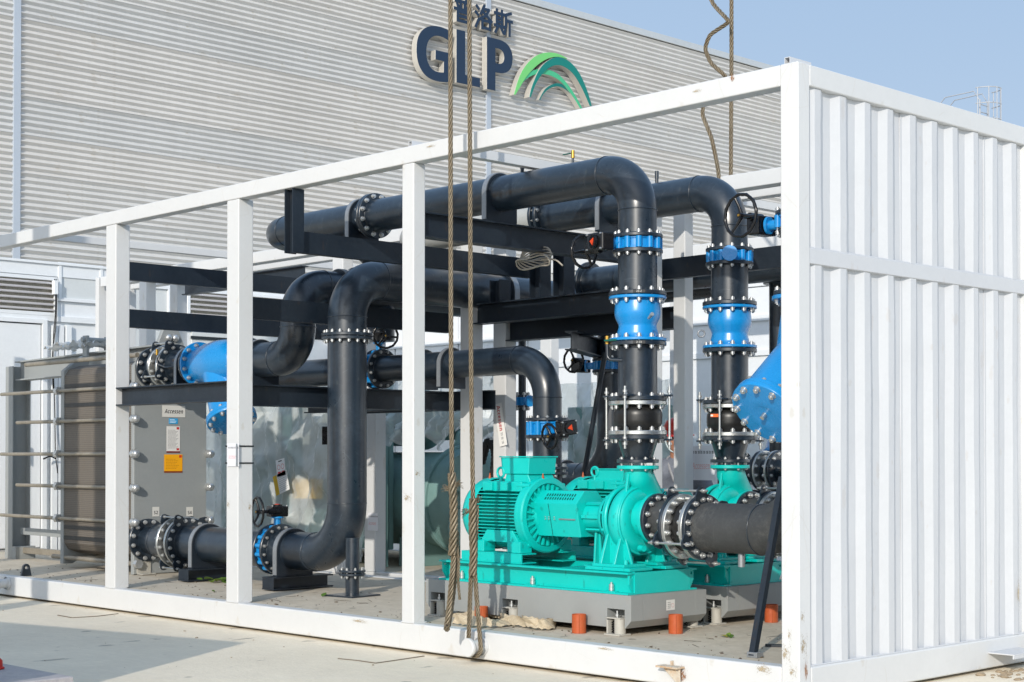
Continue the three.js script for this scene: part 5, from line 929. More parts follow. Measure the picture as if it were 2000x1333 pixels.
// ---------------------------------------------------------------- black support steel
{
  const beam = (lab, a, b, h, w, kind = 'H', tf = 0.01, tw = 0.008) => { const t = thing('pipe_bearer', lab, 'beam'); part(kind === 'H' ? 'h_section' : 'channel', section(a, b, h, w, tf, tw, kind), M.beam, t); return t; };
  const zi = -0.13, zo = -2.28;
  beam('upper black channel across the bay beside the heat exchanger', V(-6.604, 2.725, zi), V(-6.604, 2.725, zo), 0.145, 0.06, 'C');
  beam('lower black channel across the bay beside the heat exchanger', V(-6.604, 2.345, zi), V(-6.604, 2.345, zo), 0.145, 0.06, 'C');
  beam('black channel passing in front of the double bend', V(-5.15, 2.34, zi), V(-5.15, 2.34, zo), 0.16, 0.06, 'C');
  beam('black I-beam between two front posts below the blue strainer', V(-6.604, 1.712, -0.065), V(-5.038, 1.712, -0.065), 0.145, 0.12, 'H');
  beam('black beam running back below the middle pipes', V(-5.145, 1.69, zi), V(-5.145, 1.69, zo), 0.16, 0.12, 'H');
  beam('black channel hung from the top rail below the header pipe', V(-4.29, 2.73, -0.1), V(-4.29, 2.73, zo - 0.1), 0.15, 0.06, 'C');
  beam('black I-beam from the front post carrying the header pipe saddle', V(-2.99, 2.71, -0.1), V(-2.99, 2.71, zo), 0.16, 0.1, 'H');
  beam('black I-beam along the back posts under the high pipe', V(-4.885, 2.4, -2.34), V(-3.06, 2.4, -2.34), 0.165, 0.12, 'H');
  beam('second black I-beam below the back posts at pipe level', V(-4.885, 2.28, -2.71), V(-3.06, 2.28, -2.71), 0.165, 0.12, 'H');
  beam('black beam crossing between the frames behind the risers', V(-3.9, 2.14, -2.42), V(-4.6, 2.14, -3.6), 0.15, 0.1, 'H');
  beam('black beam below the far elbow pipes on the left', V(-6.604, 1.69, -1.9), V(-5.04, 1.69, -1.9), 0.15, 0.1, 'H');
  beam('dark beam linking the left bays at high level', V(-8.6, 2.86, -1.9), V(-6.66, 2.86, -1.9), 0.12, 0.08, 'H');
  beam('black back channel at high level behind the front riser', V(-3.06, 2.62, -2.46), V(-1.2, 2.62, -2.46), 0.15, 0.06, 'C');
  beam('black back channel at middle level beneath the crossing pipe', V(-4.8, 1.7, -2.46), V(-6.6, 1.7, -2.46), 0.16, 0.06, 'C');
  const hg = thing('hanger', 'short upright black H-section hanging from the front top rail', 'hanger'); part('h_section', section(V(-4.29, 3.088, -0.06), V(-4.29, 2.646, -0.06), 0.1, 0.095, 0.009, 0.007).rotateY(0), M.beam, hg);
  for (const [x, z, y0, y1, lab] of [[-4.62, -2.34, 2.484, 2.66, 'short black column on the back beam beside the high pipe'], [-4.16, -2.34, 2.484, 2.9, 'taller black column on the back beam behind the ropes'], [-3.9, -2.34, 2.484, 2.9, 'black column on the back beam next to the front riser']]) { const t = thing('pipe_prop', lab, 'column'); part('h_section', section(V(x, y0, z), V(x, y1, z), 0.12, 0.12, 0.01, 0.008), M.beam, t); }
  saddle('grey-edged saddle holding the front header on its beam', V(-3.0, HY, -0.8), V(1, 0, 0), HR, 2.795, { d: 0.05 });
  saddle('grey-edged saddle holding the front header beside its bolted flange', V(-4.47, HY, -0.8), V(1, 0, 0), HR, 2.81, { d: 0.05 });
  saddle('grey-edged saddle holding the rear header beside the front riser', V(-2.82, HY - 0.01, -1.7), V(1, 0, 0), HR, 2.795, { d: 0.045 });
  // coil of pale cable hung on the beam
  const cc = P(1048, 497, 'z', -1.25), coil = thing('cable_coil', 'coil of pale cable slung under the black header beam', 'cable');
  for (let k = 0; k < 7; k++) { const pts = [], ph = rnd() * 6; for (let i = 0; i <= 40; i++) { const a = i / 40 * 6.283 + ph; pts.push(V(cc.x + (0.16 + 0.03 * rnd() * 0.3 + k * 0.004) * Math.cos(a), cc.y - 0.01 * k + 0.035 * Math.sin(a) + 0.012 * Math.sin(3 * a + k), cc.z + 0.05 * Math.sin(a + 0.6) + 0.006 * k)); } part('cable_turn', sweep(pts, 0.006, 6, false), M.bundle, coil); }
  part('cable_end', sweep(new THREE.CatmullRomCurve3([V(cc.x + 0.1, cc.y - 0.05, cc.z + 0.05), P(1085, 508, 'z', -1.2), P(1099, 519, 'z', -1.2)]).getPoints(12), 0.006, 6), M.bundle, coil);
}
// ---------------------------------------------------------------- chiller under film in the rear frame
{
  const t = thing('chiller', 'dark green shell chiller standing in the rear frame', 'chiller');
  const X = V(1, 0, 0);
  const bar = (cy, cz, r, x0, x1, nm) => part(nm, lathe([[0.001, -0.06], [r * 0.5, -0.05], [r * 0.85, -0.02], [r, 0.03], [r, x1 - x0 - 0.03], [r * 0.85, x1 - x0 + 0.03], [r * 0.5, x1 - x0 + 0.06], [0.001, x1 - x0 + 0.07]], V(x0, cy, cz), X, 36), M.dteal, t);
  bar(0.82, -3.75, 0.46, -10.0, -6.55, 'evaporator_shell'); bar(0.72, -4.55, 0.36, -10.0, -6.6, 'condenser_shell');
  part('tube_sheet', [disc(V(-6.62, 0.82, -3.75), X, 0.53, 0.05, 0.1), ], M.dteal, t);
  part('water_box', lathe([[0.5, 0], [0.5, 0.16], [0.44, 0.24], [0.3, 0.3], [0.001, 0.31]], V(-6.57, 0.82, -3.75), X, 40), M.dteal, t);
  for (const [yy, zz] of [[1.08, -3.55], [0.58, -3.55]]) part('water_nozzle', lathe([[0.001, 0], [0.14, 0], [0.17, 0.06], [0.16, 0.2], [0.19, 0.21], [0.19, 0.24], [0.001, 0.24]], V(-6.4, yy, zz), V(0.85, 0, 0.5), 28), M.dteal, t);
  for (const x of [-9.6, -7.0]) part('saddle_foot', bx(x - 0.1, x + 0.1, FL, 0.46, -4.8, -3.35, 0.004), M.dteal, t);
  part('lifting_lug', prism('x', [[-3.85, 1.3], [-3.65, 1.3], [-3.68, 1.42], ...arcPts(-3.75, 1.42, 0.07, 0.1, 3.0, 8), [-3.82, 1.42]], -6.66, -6.63, 0.002), M.dteal, t);
  part('compressor', lathe([[0.001, 0], [0.2, 0.02], [0.26, 0.1], [0.26, 0.7], [0.3, 0.72], [0.3, 0.8], [0.22, 0.86], [0.2, 1.3], [0.001, 1.32]], V(-8.0, 1.6, -3.75), X, 32), M.dteal, t);
  part('oil_separator', cyl(V(-9.4, 1.32, -4.1), V(-9.4, 1.95, -4.1), 0.24, 0.24, 28), M.dteal, t);
  for (let k = 0; k < 7; k++) part('cooling_rib', bx(-6.98, -6.9, 1.46 + k * 0.045, 1.475 + k * 0.045, -3.98, -3.5, 0.002), M.dteal, t);
  part('support_column', bx(-7.2, -7.08, FL, 1.35, -3.2, -3.08, 0.003), M.dteal, t);
  part('side_casing', bx(-10.0, -7.12, 0.34, 2.0, -3.24, -3.3, 0.01), M.dteal, t);
  const cab = thing('control_cabinet', 'pale control cabinet on the chiller behind clear film', 'cabinet');
  part('box', bx(-8.3, -7.2, 1.02, 1.95, -3.22, -3.08, 0.006), paint([206, 206, 200], { rep: 1, drift: 3, grain: 2, rough: 0.5 }), cab);
  part('side_box', bx(-9.45, -8.85, 1.25, 1.7, -3.22, -3.06, 0.006), paint([206, 206, 200], { rep: 1, drift: 3, grain: 2, rough: 0.5 }), cab);
  // clear film draped over the front
  const f = thing('film_wrap', 'wrinkled clear plastic film draped over the green chiller', 'plastic film');
  const film = new THREE.MeshPhysicalMaterial({ color: new THREE.Color(0.86, 0.9, 0.9), transmission: 0.62, thickness: 0, roughness: 0.4, ior: 1.3, side: THREE.DoubleSide });
  const drape = (x0, x1, yt, yb, zb, nx, ny, sd) => {
    const g = new THREE.PlaneGeometry(1, 1, nx, ny), p = g.attributes.position;
    for (let i = 0; i < p.count; i++) {
      const u = p.getX(i) + 0.5, v = 0.5 - p.getY(i), x = x0 + (x1 - x0) * u, low = yb + 0.09 * Math.sin(u * 17 + sd) + 0.05 * Math.sin(u * 41 + sd), y = yt + (low - yt) * v;
      const w = 0.05 * (1 - Math.abs(Math.sin(u * 21 + 4 * v + sd))) ** 2 * (0.4 + v) + 0.045 * (1 - Math.abs(Math.sin(u * 13 - 9 * v + sd * 2))) ** 3 + 0.022 * Math.sin(u * 46 + 5 * v + sd) * (0.3 + v) + 0.022 * Math.sin(u * 90 - 13 * v + 2 * sd) * (0.4 + 0.6 * v) + 0.016 * Math.sin(u * 23 + v * 31) + 0.016 * (rnd() - 0.5);
      p.setXYZ(i, x + 0.03 * Math.sin(v * 9 + sd), y, zb + w + 0.1 * v * v);
    }
    g.computeVertexNormals(); return g;
  };
  part('film_sheet', drape(-10.1, -7.05, 2.1, 0.34, -2.98, 150, 60, 1.3), film, f);
  part('film_sheet', drape(-6.95, -5.3, 2.0, 1.42, -3.12, 90, 30, 2.6), film, f);
  part('film_sheet', drape(-7.25, -6.95, 1.9, 0.72, -2.92, 30, 30, 4.2), film, f);
  const stick = (nm, x, y, w, h, draw, tilt) => plate(nm, P(x, y, 'z', -2.84), V(Math.cos(tilt), Math.sin(tilt), 0), V(-Math.sin(tilt), Math.cos(tilt), 0), w, h, printed(w, h, draw, 160), f);
  stick('paper_notice', 548, 914, 0.15, 0.17, (g, w, h) => { fillBg(g, w, h, '#e6e6e6'); g.strokeStyle = '#c83030'; g.lineWidth = 4; for (const x of [0.28, 0.72]) { g.beginPath(); g.arc(w * x, h * 0.45, w * 0.16, 0, 7); g.stroke(); g.fillStyle = '#c83030'; g.fillRect(w * (x - 0.16), h * 0.72, w * 0.32, h * 0.1); } g.fillStyle = '#333'; g.fillRect(w * 0.3, h * 0.08, w * 0.4, h * 0.06); }, 0.18);
  stick('paper_notice', 549, 944, 0.24, 0.2, (g, w, h) => { fillBg(g, w, h, '#e2e2e0'); g.fillStyle = '#d0a810'; g.fillRect(0, 0, w * 0.27, h); lines(g, w * 0.34, h * 0.1, w * 0.6, 9, h * 0.095, h * 0.03, '#9a9a9a'); }, 0.3);
  plate('yellow_notice', P(600, 955, 'z', -3.0), V(1, 0, 0), Y1, 0.5, 0.2, M.yellow, t);
  // flexible hoses beside the chiller
  const hs = thing('flexible_hose', 'dark corrugated hose looping beside the back post', 'hose');
  part('hose', sweep(new THREE.CatmullRomCurve3([P(940, 905, 'z', -3.3), P(955, 862, 'z', -3.3), P(966, 880, 'z', -3.3), P(962, 940, 'z', -3.3), P(950, 990, 'z', -3.3)]).getPoints(60), Array.from({ length: 61 }, (_, i) => 0.035 + (i % 2) * 0.006), 14), M.rubber, hs);
  part('hose', sweep(new THREE.CatmullRomCurve3([P(930, 860, 'z', -3.25), P(950, 843, 'z', -3.25), P(965, 838, 'z', -3.25)]).getPoints(20), 0.025, 10), M.dteal, hs);
}
// ---------------------------------------------------------------- wire ropes
const coreM = flat(52, 42, 32, 0.8);
function rope(parent, name, pts, R, lay, n = 5, mat = M.rope, tw = 0) { // strands laid round a core
  const c = new THREE.CatmullRomCurve3(pts, false, 'catmullrom', 0.3), L = c.getLength(), N = Math.ceil(L / lay * 14);
  const P0 = c.getSpacedPoints(N), sr = R * 0.33; let Nv = V(0.3, 0.1, 1).normalize(); const geos = [];
  const fr = P0.map((p, i) => { const t = P0[Math.min(i + 1, N)].clone().sub(P0[Math.max(0, i - 1)]).normalize(); Nv.addScaledVector(t, -Nv.dot(t)).normalize(); return [p, Nv.clone(), t.clone().cross(Nv)]; });
  for (let k = 0; k < n; k++) geos.push(sweep(fr.map(([p, a, b], i) => { const th = i / N * L / lay * Math.PI * 2 + k / n * Math.PI * 2 + tw, r = R * 0.68; return p.clone().addScaledVector(a, Math.cos(th) * r).addScaledVector(b, Math.sin(th) * r); }), sr, 6));
  const m = part(name, geos, mat, parent); part('core', sweep(P0.filter((_, i) => i % 4 === 0 || i === N), R * 0.55, 8), coreM, m); return m;
}

const fray = (parent, p, dir) => { const gs = []; for (let k = 0; k < 26; k++) { const d = dir.clone().add(V(rnd() - 0.5, rnd() - 0.5, rnd() - 0.5).multiplyScalar(1.1)).normalize(); const a = p.clone().add(V(rnd() - 0.5, rnd() - 0.5, rnd() - 0.5).multiplyScalar(0.018)); gs.push(sweep([a, along(a, d, 0.022).add(V(0, 0.004, 0)), along(a, d, 0.045).add(V(0, -0.008 * rnd(), 0))], [0.0016, 0.0013, 0.0008], 4)); } const m = part('frayed_end', gs, M.rope, parent); m.userData.kind = 'stuff'; };
{
  const a = thing('wire_rope', 'steel wire rope with spliced eye hanging free before the front rail', 'rope'), z = 0.25, R = 0.0145;
  rope(a, 'rope', [P(880, -160, 'z', z), P(880, 300, 'z', z), P(881, 700, 'z', z), P(883, 955, 'z', z)], R, 0.19);
  rope(a, 'splice', [P(882, 925, 'z', z + 0.01), P(886, 985, 'z', z + 0.01), P(886, 1040, 'z', z + 0.01), P(883, 1085, 'z', z + 0.01)], R * 1.8, 0.2, 5);
  rope(a, 'eye_leg', [P(886, 1010, 'z', z), P(886, 1090, 'z', z), P(881, 1150, 'z', z), P(876, 1200, 'z', z + 0.005), P(873, 1222, 'z', z + 0.012), P(872, 1230, 'z', z + 0.02), P(873, 1222, 'z', z + 0.03)], R * 1.25, 0.16);
  rope(a, 'eye_leg', [P(891, 1040, 'z', z - 0.03), P(890, 1100, 'z', z - 0.03), P(884, 1160, 'z', z - 0.03), P(878, 1205, 'z', z - 0.025), P(874, 1225, 'z', z - 0.01), P(873, 1230, 'z', z + 0.005)], R * 1.25, 0.16);
  rope(a, 'loose_strand', [P(892, 1060, 'z', z - 0.02), P(896, 1100, 'z', z - 0.02), P(895, 1140, 'z', z - 0.02), P(898, 1172, 'z', z - 0.02)], R * 0.6, 0.09, 4);
  fray(a, P(876, 957, 'z', z), V(-0.8, 0.35, 0.2)); fray(a, P(891, 949, 'z', z), V(0.6, 0.4, 0.1));
  const b = thing('wire_rope', 'steel wire rope looped round the white trunnion of the front rail', 'rope'), q = 0.1;
  rope(b, 'rope', [P(916, -160, 'z', q), P(918, 300, 'z', q), P(920, 700, 'z', q), P(924, 1000, 'z', q)], R, 0.19);
  rope(b, 'splice', [P(924, 975, 'z', q + 0.006), P(923, 1030, 'z', q + 0.006), P(925, 1080, 'z', q + 0.006), P(923, 1125, 'z', q + 0.006)], R * 1.8, 0.2, 5);
  rope(b, 'splice_tail', [P(932, 988, 'z', q - 0.02), P(931, 1030, 'z', q - 0.02), P(929, 1075, 'z', q - 0.02)], R * 0.8, 0.14, 4);
  const tr = V(-2.305, 0.1, 0.062), lp = [P(921, 1100, 'z', q)]; lp.push(P(918, 1170, 'z', 0.085));
  for (let i = 0; i <= 12; i++) { const th = Math.PI + i / 12 * Math.PI; lp.push(V(tr.x + 0.055 * Math.cos(th), tr.y + 0.055 * Math.sin(th), tr.z)); }
  lp.push(P(931, 1170, 'z', 0.085), P(926, 1095, 'z', q));
  rope(b, 'eye', lp, R * 0.98, 0.135);
  fray(b, P(915, 1000, 'z', q + 0.01), V(-0.7, -0.1, 0.3)); fray(b, P(932, 982, 'z', q - 0.02), V(0.2, 0.8, 0));
  const c = thing('wire_rope', 'straight steel wire rope rising from the back top rail', 'rope'), zb = -2.34;
  rope(c, 'rope', [P(1429, -140, 'z', zb), P(1429, 120, 'z', zb), P(1428, 332, 'z', zb), P(1428, 420, 'z', zb)], R * 1.05, 0.18);
  const d = thing('wire_rope', 'slack curling steel wire rope by the back top rail', 'rope');
  rope(d, 'rope', [P(1368, -60, 'z', zb + 0.1), P(1392, 5, 'z', zb + 0.1), P(1420, 37, 'z', zb + 0.12), P(1420, 46, 'z', zb + 0.12), P(1388, 68, 'z', zb + 0.14), P(1378, 95, 'z', zb + 0.14), P(1390, 124, 'z', zb + 0.12), P(1416, 148, 'z', zb + 0.08), P(1412, 162, 'z', zb + 0.05), P(1378, 195, 'z', zb + 0.08), P(1373, 225, 'z', zb + 0.08), P(1390, 270, 'z', zb + 0.08), P(1403, 333, 'z', zb + 0.06), P(1408, 400, 'z', zb + 0.06)], R * 1.05, 0.18);
}
// ---------------------------------------------------------------- things lying on the floor plate
{ // webbing sling
  const web = new THREE.MeshStandardMaterial({ map: tex(256, (i, j) => { const k = (j % 512) * 512 + i, s = (j % 16) < 11 ? 1 : 0.82, v = (NF[k] - 0.5) * 40; return [(208 + v) * s, (192 + v) * s, (164 + v) * s]; }, 0.12), roughness: 0.95, bumpMap: tex(64, (i, j) => { const v = ((i % 8) < 5 ? 200 : 60); return [v, v, v]; }, 0.03, false), bumpScale: 0.002 });
  const t = thing('lifting_sling', 'crumpled beige webbing sling lying on the floor before the grey block', 'sling');
  const band = (pts, w, tw) => { // upright-ish ribbon of width w following pts on the floor
    const c = new THREE.CatmullRomCurve3(pts), n = 60, p = c.getPoints(n), pos = [], idx = [];
    for (let i = 0; i <= n; i++) { const ph = tw(i / n), tn = p[Math.min(i + 1, n)].clone().sub(p[Math.max(0, i - 1)]).normalize(), sd = V(0, 1, 0).cross(tn).normalize();
      for (let k = 0; k <= 6; k++) { const s = k / 6; const q = p[i].clone().addScaledVector(V(0, 1, 0), s * w * Math.sin(ph) + 0.004 * Math.sin(i * 1.3 + k)).addScaledVector(sd, (s - 0.5) * w * Math.cos(ph) + 0.012 * Math.sin(i * 0.35 + s * 3)); pos.push(q.x, q.y, q.z); } }
    for (let i = 0; i < n; i++) for (let k = 0; k < 6; k++) { const a = i * 7 + k; idx.push(a, a + 1, a + 7, a + 1, a + 8, a + 7); }
    const g = new THREE.BufferGeometry(); g.setAttribute('position', new THREE.Float32BufferAttribute(pos, 3)); g.setIndex(idx); g.computeVertexNormals();
    const back = g.clone(); back.translate(0, 0, -0.006); return mergeGeometries([g, back]);
  };
  const F = (x, y, h = 0.012) => { const p = P(x, y, 'y', FL); return V(p.x, FL + h, p.z); };
  part('webbing', band([F(885, 1222), F(905, 1224), F(940, 1227), F(965, 1227), F(990, 1224), F(1030, 1219), F(1075, 1216, 0.05), F(1104, 1217, 0.055)], 0.06, (u) => 1.25 - 0.7 * Math.sin(u * 3.1) ** 6), web, t);
  part('webbing', band([F(887, 1218, 0.02), F(930, 1214, 0.03), F(962, 1214, 0.03), F(985, 1220, 0.01), F(1010, 1226), F(1040, 1231), F(1065, 1231), F(1080, 1227)], 0.055, (u) => 1.2 - 0.5 * Math.cos(u * 5)), web, t);
  part('webbing', band([F(1015, 1226, 0.02), F(1035, 1230, 0.02), F(1060, 1233, 0.012), F(1079, 1230), F(1078, 1222), F(1060, 1220)], 0.058, () => 1.15), web, t);
}
{ // leaning black angle bar near the corner post
  const t = thing('prop_bar', 'black angle bar leaning from the floor to the suction pipe by the corner post', 'bar'), a = V(-0.455, FL + 0.002, -0.235), b = P(1533, 935, 'z', -0.55);
  part('bar', section(a, b, 0.034, 0.034, 0.005, 0.034, 'C'), M.beam, t); part('shoe', bx(a.x - 0.03, a.x + 0.035, FL + 0.0005, FL + 0.03, a.z - 0.03, a.z + 0.03, 0.003), M.edge, t);
  const q = P(1510, 1262, 'y', FL), f = thing('flat_bar', 'short black flat bar on the floor beside the corner post', 'bar'); part('bar', new THREE.BoxGeometry(0.3, 0.012, 0.04).rotateY(0.6).translate(q.x + 0.12, FL + 0.008, q.z - 0.02), M.beam, f);
}
{ // leaves, twigs and grit
  const leafM = [flat(74, 104, 34, 0.7), flat(104, 128, 44, 0.7), flat(150, 140, 60, 0.8)];
  const leaf = new THREE.BufferGeometry(); { const pos = [], idx = []; for (let i = 0; i <= 6; i++) { const u = i / 6, w = 0.35 * Math.sin(Math.PI * Math.pow(u, 0.8)); pos.push(u - 0.5, 0.08 * Math.sin(u * 3), -w, u - 0.5, 0, 0, u - 0.5, 0.1 * Math.sin(u * 3), w); } for (let i = 0; i < 6; i++) { const a = i * 3; idx.push(a, a + 1, a + 3, a + 1, a + 4, a + 3, a + 1, a + 2, a + 4, a + 2, a + 5, a + 4); } leaf.setAttribute('position', new THREE.Float32BufferAttribute(pos, 3)); leaf.setIndex(idx); leaf.computeVertexNormals(); }
  const lg = uvm(leaf);
  const clump = (lab, x, y, n, sp, s) => { const c = P(x, y, 'y', FL), t = thing('fallen_leaves', lab, 'leaves'); for (let k = 0; k < n; k++) { const m = inst('leaf', lg, leafM[k % 3 === 2 && n < 5 ? 2 : k % 2], t, V(c.x + (rnd() - 0.5) * sp, FL + 0.006 + rnd() * 0.03 * (n > 4 ? 1 : 0.3), c.z + (rnd() - 0.5) * sp * 0.6), new THREE.Quaternion().setFromEuler(new THREE.Euler((rnd() - 0.5) * 0.9, rnd() * 6.28, (rnd() - 0.5) * 0.9))); m.scale.setScalar(s * (0.7 + rnd() * 0.6)); } };
  clump('clump of green leaves on the floor beside the low pipe block', 415, 1138, 12, 0.26, 0.075);
  clump('pair of green leaves on the floor near the corner post', 1421, 1246, 3, 0.05, 0.055); clump('yellow leaf on the floor beside the rear spring mount', 1415, 1216, 1, 0.02, 0.06); clump('small green leaf on the floor before the heat exchanger', 417, 1157, 2, 0.06, 0.035); clump('small leaf beside the riser floor plate', 632, 1166, 1, 0.02, 0.05);
  // grit and twigs, too many to count
  const gs = []; const pebble = () => new THREE.IcosahedronGeometry(1, 0);
  for (let k = 0; k < 300; k++) { const x = -0.2 - rnd() * 9.5, z = -0.12 - rnd() * rnd() * 2.2, s = 0.0022 + rnd() * rnd() * 0.008; gs.push(pebble().scale(s * (1 + rnd()), s * 0.6, s).rotateY(rnd() * 6).translate(x, FL + s * 0.4, z)); }
  for (let k = 0; k < 26; k++) { const x = -0.3 - rnd() * 8, z = -0.14 - rnd() * 0.8, a = rnd() * 6.28, L = 0.05 + rnd() * 0.16; gs.push(cyl(V(x, FL + 0.003, z), V(x + L * Math.cos(a), FL + 0.004, z + L * Math.sin(a) * 0.5), 0.0016, 0.001, 4)); }
  const m = part('floor_grit', gs, flat(96, 84, 70, 0.95), scene); m.userData = { kind: 'stuff', label: 'dark grit and twigs scattered over the floor plate', category: 'grit' };
  const g2 = []; for (let k = 0; k < 90; k++) { const x = -9 + rnd() * 10.5, z = 0.02 + rnd() * rnd() * 3.4, s = 0.002 + rnd() * rnd() * rnd() * 0.012; g2.push(pebble().scale(s * (1 + rnd()), s * 0.5, s).rotateY(rnd() * 6).translate(x, s * 0.3, z)); }
  for (let k = 0; k < 200; k++) { const u = rnd(), x = 0.03 + rnd() * 0.5, z = -1.6 - rnd() * 1.2, s = 0.004 + rnd() * rnd() * 0.02; g2.push(pebble().scale(s * (1 + rnd()), s * 0.6, s).rotateY(rnd() * 6).translate(x, s * 0.3, z)); }
  const m2 = part('yard_grit', g2, flat(150, 134, 112, 0.95), scene); m2.userData = { kind: 'stuff', label: 'grit and crumbs scattered over the concrete yard', category: 'grit' };
}
// ---------------------------------------------------------------- notices on the posts
{
  const notice = (lab, c, right, up, w, h, nm = 'paper_notice', draw) => { const t = thing(nm, lab, 'notice'); plate('sheet', c, right, up, w, h, printed(w, h, draw || ((g, a, b) => { fillBg(g, a, b, '#dedfe4'); cjk(g, a * 0.08, b * 0.14, a * 0.1, 8, '#333'); g.fillStyle = '#d89a9a'; g.font = `${b * 0.26}px serif`; g.textBaseline = 'middle'; g.fillText('Accessen', a * 0.1, b * 0.58, a * 0.72); })), t, 0.0015); return t; };
  const n1 = notice('white paper notice strapped to a front post', P(455, 889, 'z', 0.004), V(1, 0, 0), Y1, 0.148, 0.165);
  for (const y of [872, 905]) { const c = P(455, y, 'z', 0).y; part('strap', [bx(-5.04, -4.88, c - 0.005, c + 0.005, 0.0, 0.0045, 0), bx(-4.8845, -4.88, c - 0.005, c + 0.005, 0.0, -0.135, 0)], M.gloss, n1); }
  part('folded_flap', new THREE.BoxGeometry(0.05, 0.16, 0.0015).rotateY(-0.9).translate(-4.868, P(475, 889, 'z', 0).y, 0.02), M.paper, n1);
  notice('white paper notice on a white post of the rear frame', P(728, 1020, 'z', -2.645), V(1, 0, 0), Y1, 0.15, 0.16);
  notice('white paper notice behind the rear reducer', P(1372, 905, 'z', -2.9), V(1, 0, 0), Y1, 0.24, 0.26);
  { const c = P(978, 830, 'z', -2.64), a = -1.38; notice('slanted white sticker with red lettering on a back post', V(c.x, c.y, c.z), V(Math.cos(a), Math.sin(a), 0), V(-Math.sin(a), Math.cos(a), 0), 0.36, 0.09, 'post_sticker', (g, w, h) => { fillBg(g, w, h, '#e8e6e2'); g.fillStyle = '#b0141c'; g.font = `bold ${h * 0.62}px sans-serif`; g.textBaseline = 'middle'; g.fillText('Accessen', w * 0.05, h * 0.52, w * 0.6); cjk(g, w * 0.68, h * 0.34, h * 0.34, 3, '#999'); }); }
}
// ---------------------------------------------------------------- near left: plate, red cap, truck crane that shades the yard
{
  const t = thing('steel_plate', 'thick steel plate lying on the concrete yard', 'plate'), h = 0.1, c = P(142, 1322, 'y', h), e = P(30, 1301, 'y', h), d = e.clone().sub(c).normalize(), n = V(d.z, 0, -d.x); if (n.z < 0) n.negate();
  const o = [c, along(c, d, 2.2), along(along(c, d, 2.2), n, 1.6), along(c, n, 1.6)].map((p) => [p.x, p.z]);
  part('plate', prism('y', o, 0.004, h, 0.006), paint([168, 164, 166], { rep: 1, drift: 10, grain: 8, dust: [190, 184, 176], dustAmt: 0.6, scratch: [120, 116, 112], scratchAmt: 0.5, rough: 0.7 }), t);
  const r = thing('red_cap', 'round red plastic cap standing on the steel plate', 'cap'), q = P(-8, 1308, 'y', h); part('cap', lathe([[0.001, 0.06], [0.02, 0.058], [0.032, 0.045], [0.034, 0.0], [0.03, 0]], V(q.x, h + 0.001, q.z), Y1, 24), M.red, r); part('rim', lathe([[0.034, 0], [0.042, 0.002], [0.042, 0.01], [0.034, 0.012]], V(q.x, h + 0.001, q.z), Y1, 24), M.red, r);
  // truck crane: flat bed, cab, wheels, column and folded boom
  const k = thing('truck_crane', 'yellow truck crane parked beside the container', 'truck'), A = V(-2.4, 0, 3.42), D = V(-0.972, 0, 0.235), N = V(0.235, 0, 0.972);
  const at = (u, w, y) => V(A.x + D.x * u + N.x * w, y, A.z + D.z * u + N.z * w);
  const blk = (nm, u0, u1, w0, w1, y0, y1, m, par = k) => { const p = at((u0 + u1) / 2, (w0 + w1) / 2, (y0 + y1) / 2); return part(nm, new RoundedBoxGeometry(u1 - u0, y1 - y0, w1 - w0, 1, 0.02).applyMatrix4(new THREE.Matrix4().makeBasis(D, Y1, D.clone().cross(Y1)).setPosition(p)), m, par); };
  const yel = paint([214, 160, 20], { rep: 2, rough: 0.45 });
  blk('bed', 0, 6.0, 0.05, 2.45, 0.85, 1.2, yel); blk('chassis', 0.3, 8.6, 0.7, 1.8, 0.55, 0.83, M.beam); blk('side_board', 0, 6.0, 0.0, 0.05, 0.9, 1.32, yel); blk('tail_board', -0.05, 0, 0.0, 2.5, 0.5, 1.32, yel);
  const cab = blk('cab', 6.9, 8.9, 0.05, 2.45, 0.7, 2.9, yel); blk('window', 7.3, 8.5, 0.035, 0.05, 1.8, 2.6, flat(20, 26, 30, 0.1), cab);
  for (const u of [1.2, 2.5, 7.8]) for (const w of [0.12, 2.08]) { const c0 = at(u, w, 0.48), c1 = at(u, w + 0.3, 0.48); const wl = part('wheel', cyl(c0, c1, 0.48, 0.48, 32), M.rubber, k); part('hub', cyl(at(u, w - 0.01, 0.48), at(u, w + 0.31, 0.48), 0.2, 0.2, 20), M.edge, wl); }
  const base = blk('crane_base', 6.05, 6.8, 0.6, 1.9, 0.84, 1.5, yel);
  // column whose shadow falls upright across the front rails
  const foot = (x) => V(x + 0.6 * 4.6, 0, 4.6); const m0 = foot(-7.85);
  part('column', new RoundedBoxGeometry(0.2, 6.4, 0.2, 1, 0.02).translate(m0.x, 4.4, m0.z), yel, k); const m1 = foot(-8.62); part('folded_boom', new RoundedBoxGeometry(0.5, 6.0, 0.3, 1, 0.03).translate(m1.x, 4.5, m1.z), yel, k);
  part('column_link', new RoundedBoxGeometry(1.2, 0.35, 0.4, 1, 0.03).translate((m0.x + m1.x) / 2, 1.4, m0.z), yel, k);
}
